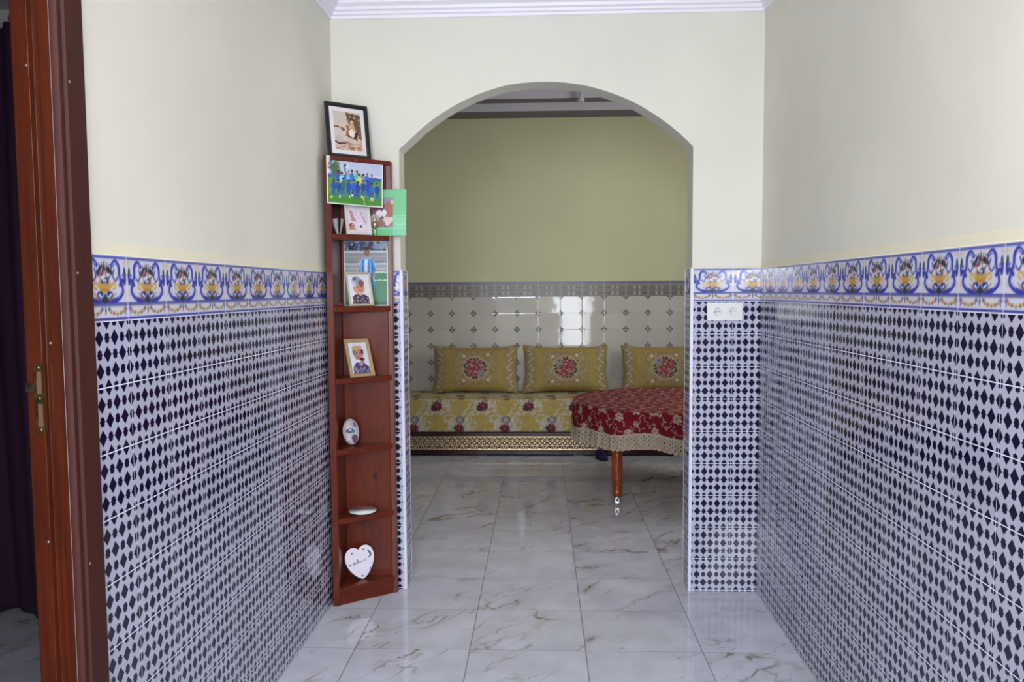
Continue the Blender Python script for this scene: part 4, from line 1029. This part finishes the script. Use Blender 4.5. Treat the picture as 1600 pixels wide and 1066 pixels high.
# mattress fabric: periodic 43 x 43 cm
def wrapell(A, x, y, rx, ry, c, **k):
    for dx in (-A.w, 0, A.w):
        for dy in (-A.h, 0, A.h): A.ell(x + dx, y + dy, rx, ry, c, **k)
def fabric():
    A = Art(43, 43, 3, 'ab9758'); rr = random.Random(11)
    for k in range(260): wrapell(A, rr.uniform(0, 43), rr.uniform(0, 43), rr.uniform(.6, 2.2), rr.uniform(.3, .9), rr.choice(['b19d60', 'a38d4c', 'b8a56a']), a=.6)
    for cx_, cy_ in ((21.5, 25), (0, 8), (0, 3)):
        for k in range(90): wrapell(A, cx_ + rr.gauss(0, 6.4), cy_ + rr.gauss(0, 4.2), rr.uniform(1, 2.6), rr.uniform(.6, 1.5), rr.choice(['bab4ac', 'a9a39c', 'c8c2b8', 'b3a88e']), a=.75, rot=rr.uniform(0, 3))
    for cx_, cy_ in ((10, 19), (33, 13), (12, 5), (32, 29), (8, 33), (28, 38)):
        a0 = rr.uniform(0, 3)
        for k in range(24):
            q = k / 23; a_ = a0 + q * 4.4; wrapell(A, cx_ + (5.5 - 3 * q) * math.cos(a_), cy_ + (3.6 - 2 * q) * math.sin(a_), 1.0, .7, 'b9af9a', a=.8)
    def flower(x, y, r, c1, c2, c3):
        for k in range(9):
            a_ = 2 * PI * k / 9 + .3; wrapell(A, x + r * .95 * math.cos(a_), y + r * .8 * math.sin(a_), r * .42, r * .28, c3, rot=a_, a=.9)
        for k in range(7):
            a_ = 2 * PI * k / 7; wrapell(A, x + r * .5 * math.cos(a_), y + r * .45 * math.sin(a_), r * .42, r * .36, c1)
        wrapell(A, x, y, r * .38, r * .34, c2); wrapell(A, x - r * .3, y + r * .5, r * .2, r * .2, c2, a=.8)
    flower(22, 24.6, 4.0, '702833', '914650', '4a2a34'); flower(19, 22.4, 2.2, '582030', '803a46', '3a2d3a'); flower(24, 29.2, 2.0, '8f7f80', 'b08a8a', '5b5a60')
    flower(.6, 11.6, 3.2, '8f8d98', 'b3a4a6', '4f5560'); flower(-.6, 3.6, 3.8, '6c2632', '8c444c', '45252f')
    flower(22, 38.5, 2.8, '7a2430', '9c4048', '4a3034'); flower(2, 33.5, 2.6, '7a2430', '9c4048', '4a3034')
    return A
FA = fabric(); FIM = tolin(FA.im)
def sample(im, u, v, w, h):
    ny, nx = im.shape[:2]
    return im[(np.floor((v / h) % 1 * ny).astype(int)) % ny, (np.floor((u / w) % 1 * nx).astype(int)) % nx]
# profile of the mattress, front face then rounded edge then top
pp = [(0.004, .232), (-.004, .245)] + [(-.006, z) for z in np.linspace(.255, .50, 50)]
rc = .035
pp += [(-.006 + rc - rc * math.cos(a_), .505 + rc * math.sin(a_)) for a_ in np.linspace(0, PI / 2, 9)]
pp += [(y, .540 + .004 * math.sin(y * 5)) for y in np.linspace(.04, .60, 90)] + [(.615, .52), (.618, .24)]
pp = np.array(pp); ss_ = np.concatenate([[0], np.cumsum(np.hypot(*np.diff(pp, axis=0).T))])
NX = int(L / .0065); xs = np.linspace(XA + .004, XB - .004, NX)
P = np.zeros((len(pp), NX, 3)); P[..., 0] = xs[None, :] - .2; P[..., 1] = pp[:, 0][:, None] + SY0 - 7.45; P[..., 2] = pp[:, 1][:, None]
wv = np.sin(xs * 7) * .003 + np.sin(xs * 17 + 1) * .0015; front = np.clip((.5 - pp[:, 1]) / .25, 0, 1) * (pp[:, 0] < .05)
P[..., 1] -= (wv[None, :] + .004) * np.sin(front * PI)[:, None]
P[..., 2] += np.sin(xs * 5)[None, :] * .003 * ((pp[:, 0] > -.01) & (pp[:, 1] > .5))[:, None]
px0 = -.977                                     # a red flower column of the front face
Cc = sample(FIM, (xs[None, :] - px0) * 100 + 22 + 0 * ss_[:, None], ss_[:, None] * 100 + 0 * xs[None, :], 43, 43)
mt_ = gridmesh('mattress', P, Cc, M_fabric, sofa)
for xe, nm in ((XA + .004, 'end_cap'), (XB - .004, 'end_cap')):
    pass

# cushions
def cushion_art():
    A = Art(82, 43, 2.6, '978660'); rr = random.Random(21)
    for k in range(500): A.ell(rr.uniform(0, 82), rr.uniform(0, 43), rr.uniform(.5, 1.8), rr.uniform(.3, 1.0), rr.choice(['a0906a', '8c7c58', 'a89a76', '94845c', 'b09f72', '84744e']), rot=rr.uniform(0, 3), a=.7)
    for k in range(7):
        for s1 in (-1, 1):
            x = 41 + s1 * (14.5 + 2.4 * math.sin(k * 1.3)); y = 5 + k * 5.5
            A.line(curve([(x - 2.6, y - 2), (x, y), (x + 1.6, y + 2.6)]), .7, 'b7aa80', a=.7); A.ell(x, y, 1.3, .8, 'aa9a66', rot=.7)
    for x0, x1 in ((13, 16.4), (65.6, 69)): A.rect(x0, 0, x1, 43, 'a78f45')
    for x in (12.2, 17.2, 64.8, 69.8): A.rect(x - .25, 0, x + .25, 43, 'a39055')
    A.rect(16, 38, 66, 43, 'a89148', a=.8); A.rect(16, 0, 66, 4, '9c8540', a=.8)
    for k in range(12):
        for s1 in (-1, 1):
            x = 41 + s1 * (35.0 + 1.8 * math.sin(k * 2.1)); y = 2 + k * 3.6
            A.ell(x, y, 2.4, 1.2, 'b5a888', rot=.8 * s1 * (-1) ** k, a=.85); A.ell(x + 1.2 * s1, y + 1.6, 1.2, .6, '80704c', rot=.4)
    for x, y in ((28, 33), (52, 34), (28, 8), (52, 9)):
        A.ell(x, y, 1.6, 1.4, 'cfc7b4'); 
    A.ell(41, 21.5, 12.6, 12.0, 'bdb49c', ring=1.2, a=.5); A.ell(41, 21.5, 11.8, 11.2, 'aea283', a=.8)
    for k in range(30):
        a_ = 2 * PI * k / 30; A.ell(41 + 9.8 * math.cos(a_) + rr.gauss(0, .5), 21.5 + 9.0 * math.sin(a_) + rr.gauss(0, .5), 1.6, .8, rr.choice(['3c4640', '4b4a52', '36383e', '5a5f58']), rot=a_ + rr.uniform(-.5, .5))
    A.ell(34.5, 27.5, 3.8, 3.4, '8a8a8e')
    for x, y, r in ((41.5, 27, 3.6), (36.5, 21, 3.2), (45.5, 21.5, 3.6), (40.5, 17.0, 3.4), (47.5, 26.5, 2.4), (35, 15.5, 2.4), (46, 14.8, 2.4), (41, 22.2, 2.4)):
        A.ell(x, y, r, r * .95, '7c3540'); A.ell(x - .3, y + .3, r * .72, r * .66, 'a5636a'); A.ell(x, y, r * .4, r * .36, '7a303a'); A.ell(x - r * .3, y - r * .5, r * .5, r * .22, 'cb8c90', a=.8)
    for k in range(16): A.ell(41 + rr.gauss(0, 6), 21.5 + rr.gauss(0, 5.5), .6, .5, rr.choice(['2f2a30', 'd0bfa0', '6f1f2c']))
    return A
CA = cushion_art(); CIM = tolin(CA.im)
def make_cushion(W, H, T, flip=False):
    r_ = empty('cushion')
    ny, nx = 96, 170
    u = np.linspace(-1, 1, nx)[None, :]; v = np.linspace(-1, 1, ny)[:, None]
    bul = np.clip(1 - np.abs(u) ** 3.2, 0, 1) ** .55 * np.clip(1 - np.abs(v) ** 2.6, 0, 1) ** .55
    X = u * W / 2 * (1 - .055 * (1 - v ** 2) + .006 * np.sin(v * 7)) + 0 * v; Z = v * H / 2 * (1 - .11 * (1 - np.abs(u) ** 2.2) + .010 * np.sin(u * 6 + 1)) + 0 * u
    for sgn, nm in ((-1, 'front_cover'), (1, 'back_cover')):
        Y = sgn * T / 2 * bul * (1 + .04 * np.sin(u * 9 + v * 4)) 
        P = np.stack([X + 0 * Y, Y, Z + H / 2 * .93 + 0 * Y], -1)
        fl_ = -1 if flip else 1; iu = np.clip(((u * fl_ * 0.5 + .5) * (CA.nx - 1)).astype(int), 0, CA.nx - 1) + 0 * (v > 9); iv = np.clip(((v * fl_ * .5 + .5) * (CA.ny - 1)).astype(int), 0, CA.ny - 1) + 0 * (u > 9)
        gridmesh(nm, P, CIM[iv, iu], M_fabric, r_)
    # corded edge
    bm = bmesh.new(); loop = []
    for i in range(0, nx, 2): loop.append((X[0, i], Z[0, i]))
    for j in range(2, ny, 2): loop.append((X[j, -1], Z[j, -1]))
    for i in range(nx - 3, -1, -2): loop.append((X[-1, i], Z[-1, i]))
    for j in range(ny - 3, 1, -2): loop.append((X[j, 0], Z[j, 0]))
    rg = []
    for k, (x, z) in enumerate(loop):
        xn, zn = loop[(k + 1) % len(loop)]; d = Vector((xn - x, 0, zn - z)).normalized(); nn = Vector((d.z, 0, -d.x)); yy = Vector((0, 1, 0))
        rg.append([bm.verts.new(Vector((x, 0, z + H / 2 * .93)) + nn * .005 * math.cos(b_) + yy * .005 * math.sin(b_)) for b_ in [2 * PI * q / 6 for q in range(6)]])
    for k in range(len(rg)):
        n_k = (k + 1) % len(rg)
        for j in range(6): bm.faces.new((rg[k][j], rg[n_k][j], rg[n_k][(j + 1) % 6], rg[k][(j + 1) % 6]))
    M_cord = bpy.data.materials.get('gold_cord') or newmat('gold_cord', lin((.60, .50, .28)), .8)[0]
    frombm('piping', bm, M_cord, r_, smooth=True)
    return r_
def copy_tree(o, parent=None):
    c = o.copy(); C.objects.link(c); c.parent = parent
    for ch in o.children: copy_tree(ch, c)
    return c
cu1 = make_cushion(.835, .465, .19, True); cu0 = make_cushion(.835, .465, .19)
for k, (x, yw, lab) in enumerate([(-.648, .03, 'rose cushion farthest left on the sofa, its bouquet turned upside down'),
                                  (.238, 0, 'rose cushion in the middle, its top edge below the bright window reflection'),
                                  (1.205, -.02, 'rose cushion at the right, partly hidden by the tiled pillar')]):
    o = cu1 if k == 0 else cu0 if k == 1 else copy_tree(cu0)
    o.location = (x, 7.565, .566); o.rotation_euler = (math.radians(-13), 0, yw); tag(o, lab, 'cushion', 'rose cushions on the salon sofa')
# the left cushion lies turned over: bouquet upside down
# ------------------------------------------------------------------ table, cloth
TC = Vector((.93, 5.87)); TR = .685; TZ = .722
tb = empty('round_table', (TC.x, TC.y, 0)); tag(tb, 'round table with orange turned legs on casters under red cloth', 'table')
bm = bmesh.new(); lathe(bm, [(TR - .02, TZ - .030), (TR - .004, TZ - .024), (TR - .004, TZ - .008), (TR - .012, TZ - .002)], 64); frombm('table_top', bm, M_leg, tb, bev=.002)
bm = bmesh.new(); lathe(bm, [(.50, TZ - .11), (.50, TZ - .030)], 48); frombm('apron', bm, M_leg, tb)
lp = [(.022, .066), (.030, .070), (.034, .085), (.037, .11), (.030, .118), (.030, .124), (.038, .132), (.030, .140), (.034, .150), (.038, .20), (.040, .28), (.039, .36), (.036, .405), (.028, .412), (.036, .420), (.028, .430), (.034, .438), (.038, .45), (.036, .468), (.028, .476), (.036, .486), (.036, .50), (.036, TZ - .03)]
LG = [(.543, 5.52), (.62, 6.29), (1.317, 5.45), (1.394, 6.22)]
for x, y in LG:
    bm = bmesh.new(); lathe(bm, lp, 28); lg = frombm('leg', bm, M_leg, tb, smooth=True); lg.location = (x - TC.x, y - TC.y, 0)
    bm = bmesh.new(); lathe(bm, [(.012, .050), (.018, .052), (.018, .066), (.012, .068)], 16)
    addbox(bm, -.014, -.012, .018, -.010, .012, .052); addbox(bm, .010, -.012, .018, .014, .012, .052)
    lathe(bm, [(.020, -.009), (.023, -.006), (.023, .006), (.020, .009)], 20, Matrix.Translation((0, 0, .0235)) @ Matrix.Rotation(PI / 2, 4, 'Y'))
    frombm('caster', bm, M_chrome, lg, smooth=False)

def cloth_art():
    A = Art(40, 40, 3, '6a0a1c'); rr = random.Random(7); BG = ['998a74', 'a59680', '8c7c68']
    for k in range(60): wrapell(A, rr.uniform(0, 40), rr.uniform(0, 40), 3, 2, rr.choice(['5e0818', '740c22']), a=.4)
    def fl_(x, y, r):
        for k in range(6):
            a_ = 2 * PI * k / 6 + x; wrapell(A, x + r * .62 * math.cos(a_), y + r * .62 * math.sin(a_), r * .42, r * .3, rr.choice(BG), rot=a_)
        wrapell(A, x, y, r * .3, r * .3, '7a2a30'); wrapell(A, x, y, r * .16, r * .16, 'c9bda8')
    for x, y, r in ((6, 8, 3.6), (14, 15, 2.6), (26, 7, 3.8), (33, 16, 2.6), (8, 26, 3.2), (20, 31, 3.6), (32, 30, 3.0), (20, 21, 2.2), (1, 36, 2.4), (38, 37, 2.2)): fl_(x, y, r)
    for k in range(46): 
        x, y, a_ = rr.uniform(0, 40), rr.uniform(0, 40), rr.uniform(0, 6)
        for q in range(5): wrapell(A, x + q * 1.1 * math.cos(a_ + q * .3), y + q * 1.1 * math.sin(a_ + q * .3), .62, .36, rr.choice(BG), rot=a_ + q * .3 + .8)
    for k in range(50): wrapell(A, rr.uniform(0, 40), rr.uniform(0, 40), .5, .5, 'b7aa98')
    return A
TA = tolin(cloth_art().im)
NT = 900; th_ = np.linspace(0, 2 * PI, NT, endpoint=False)
red = .165; lace = .115
rt = np.linspace(.004, TR, 150); sd = np.linspace(.004, red, 42)
ringsP, ringsC = [], []
def foldamp(s): return (.012 * np.cos(9 * th_ + 1) + .007 * np.cos(23 * th_) + .012 * np.cos(5 * th_ + .4)) * min(1, s / .12)
def edge(s): 
    rr_ = TR + .010 * min(1, s / .02) + .018 * (s / .3) + foldamp(s)
    zz_ = TZ + .004 - s + .0 * th_
    return rr_, zz_
dropk = 1 + .07 * np.cos(9 * th_ + 1) + .05 * np.cos(5 * th_ + .4)
for r_ in rt:
    x, y = r_ * np.cos(th_), r_ * np.sin(th_); ringsP.append(np.stack([x, y, np.full(NT, TZ + .004) - .003 * (r_ / TR) ** 8], -1)); ringsC.append(sample(TA, x * 150, y * 150, 40, 40))
for s in sd:
    rr_, zz_ = edge(s); x, y = rr_ * np.cos(th_), rr_ * np.sin(th_); zz_ = TZ + .004 - s * dropk
    ringsP.append(np.stack([x, y, zz_], -1)); ringsC.append(sample(TA, th_ * TR * 100, 30 - s * 100 + 0 * th_, 430.4 / 11, 40))
tc = empty('tablecloth', (TC.x, TC.y, 0)); tag(tc, 'dark red cloth with beige embroidered flowers and lace hem over round table', 'tablecloth')
clo = gridmesh('cloth', np.array(ringsP), np.array(ringsC), M_cloth, tc, wrap=True)
# lace hem with eyelets and scallops
NL = 2400; tl = np.linspace(0, 2 * PI, NL, endpoint=False); sl = np.linspace(0, lace, 46)
Pl, Cl, Al = [], [], []
fa = lambda s: (.012 * np.cos(9 * tl + 1) + .007 * np.cos(23 * tl) + .012 * np.cos(5 * tl + .4)) * 1 + .004 * np.cos(70 * tl) * min(1, s / .03)
dk = 1 + .07 * np.cos(9 * tl + 1) + .05 * np.cos(5 * tl + .4)
for s in sl:
    rr_ = TR + .0105 + .018 * ((red + s) / .3) + fa(s); z = TZ + .004 - (red - .002) * dk - s
    Pl.append(np.stack([rr_ * np.cos(tl), rr_ * np.sin(tl), z], -1))
    arc_ = tl * TR * 100; cell = 2 * PI * TR * 100 / 126
    a_ = (arc_ / cell) % 1; b_ = s * 100
    hole = np.zeros(NL)
    for cx_, cyy, r0 in ((.5, 2.0, .34), (.0, 3.4, .34), (1., 3.4, .34), (.5, 4.8, .42), (.0, 6.2, .34), (1., 6.2, .34), (.5, 7.6, .42), (.25, 9.0, .24), (.75, 9.0, .24)):
        hole = np.maximum(hole, (np.hypot((a_ - cx_) * cell, b_ - cyy) < r0 * 1.25) * 1.)
    sc_ = 9.9 + 1.3 * np.sin(PI * a_) ** .6
    sol = (1 - hole) * (b_ < sc_)
    Al.append(sol); base = np.array(lin((.66, .61, .53))); dkc = np.array(lin((.44, .38, .33)))
    stripe = (.5 + .5 * np.cos(2 * PI * a_ * 2))[:, None] * .18 * (b_ > 1.2); Cl.append(base * (1 - stripe) + dkc * stripe)
gridmesh('lace_trim', np.array(Pl), np.array(Cl), M_lace, tc, wrap=True, solid=np.array(Al))

# blue slipper by the sofa
sl_ = empty('slipper', (.555, 7.06, 0), .25); tag(sl_, 'dark blue slipper on the floor at sofa foot, left of table leg', 'slipper')
bm = bmesh.new(); prism(bm, [(.045 * math.cos(a_) * (1 + .15 * math.sin(a_)), .11 * math.sin(a_)) for a_ in [2 * PI * k / 28 for k in range(28)]], 0, .014); frombm('sole', bm, M_dark, sl_, bev=.002)
n1, n2 = 20, 14; vs, fs = [], []
for j in range(n2 + 1):
    q = j / n2; y = -.105 + .16 * q; w0 = .044 * math.sin(PI * min(1, .12 + q * .6)) ** .6; h0 = .012 + .062 * math.sin(PI / 2 * min(1, q * 1.15)) ** .8
    for i in range(n1 + 1):
        a_ = PI * i / n1; vs.append((-w0 * math.cos(a_), y, .012 + h0 * math.sin(a_)))
for j in range(n2):
    for i in range(n1): a_ = j * (n1 + 1) + i; fs.append([a_, a_ + 1, a_ + n1 + 2, a_ + n1 + 1])
o = pydata('upper', vs, fs, M_bluecloth, sl_, smooth=True); md = o.modifiers.new('t', 'SOLIDIFY'); md.thickness = .005
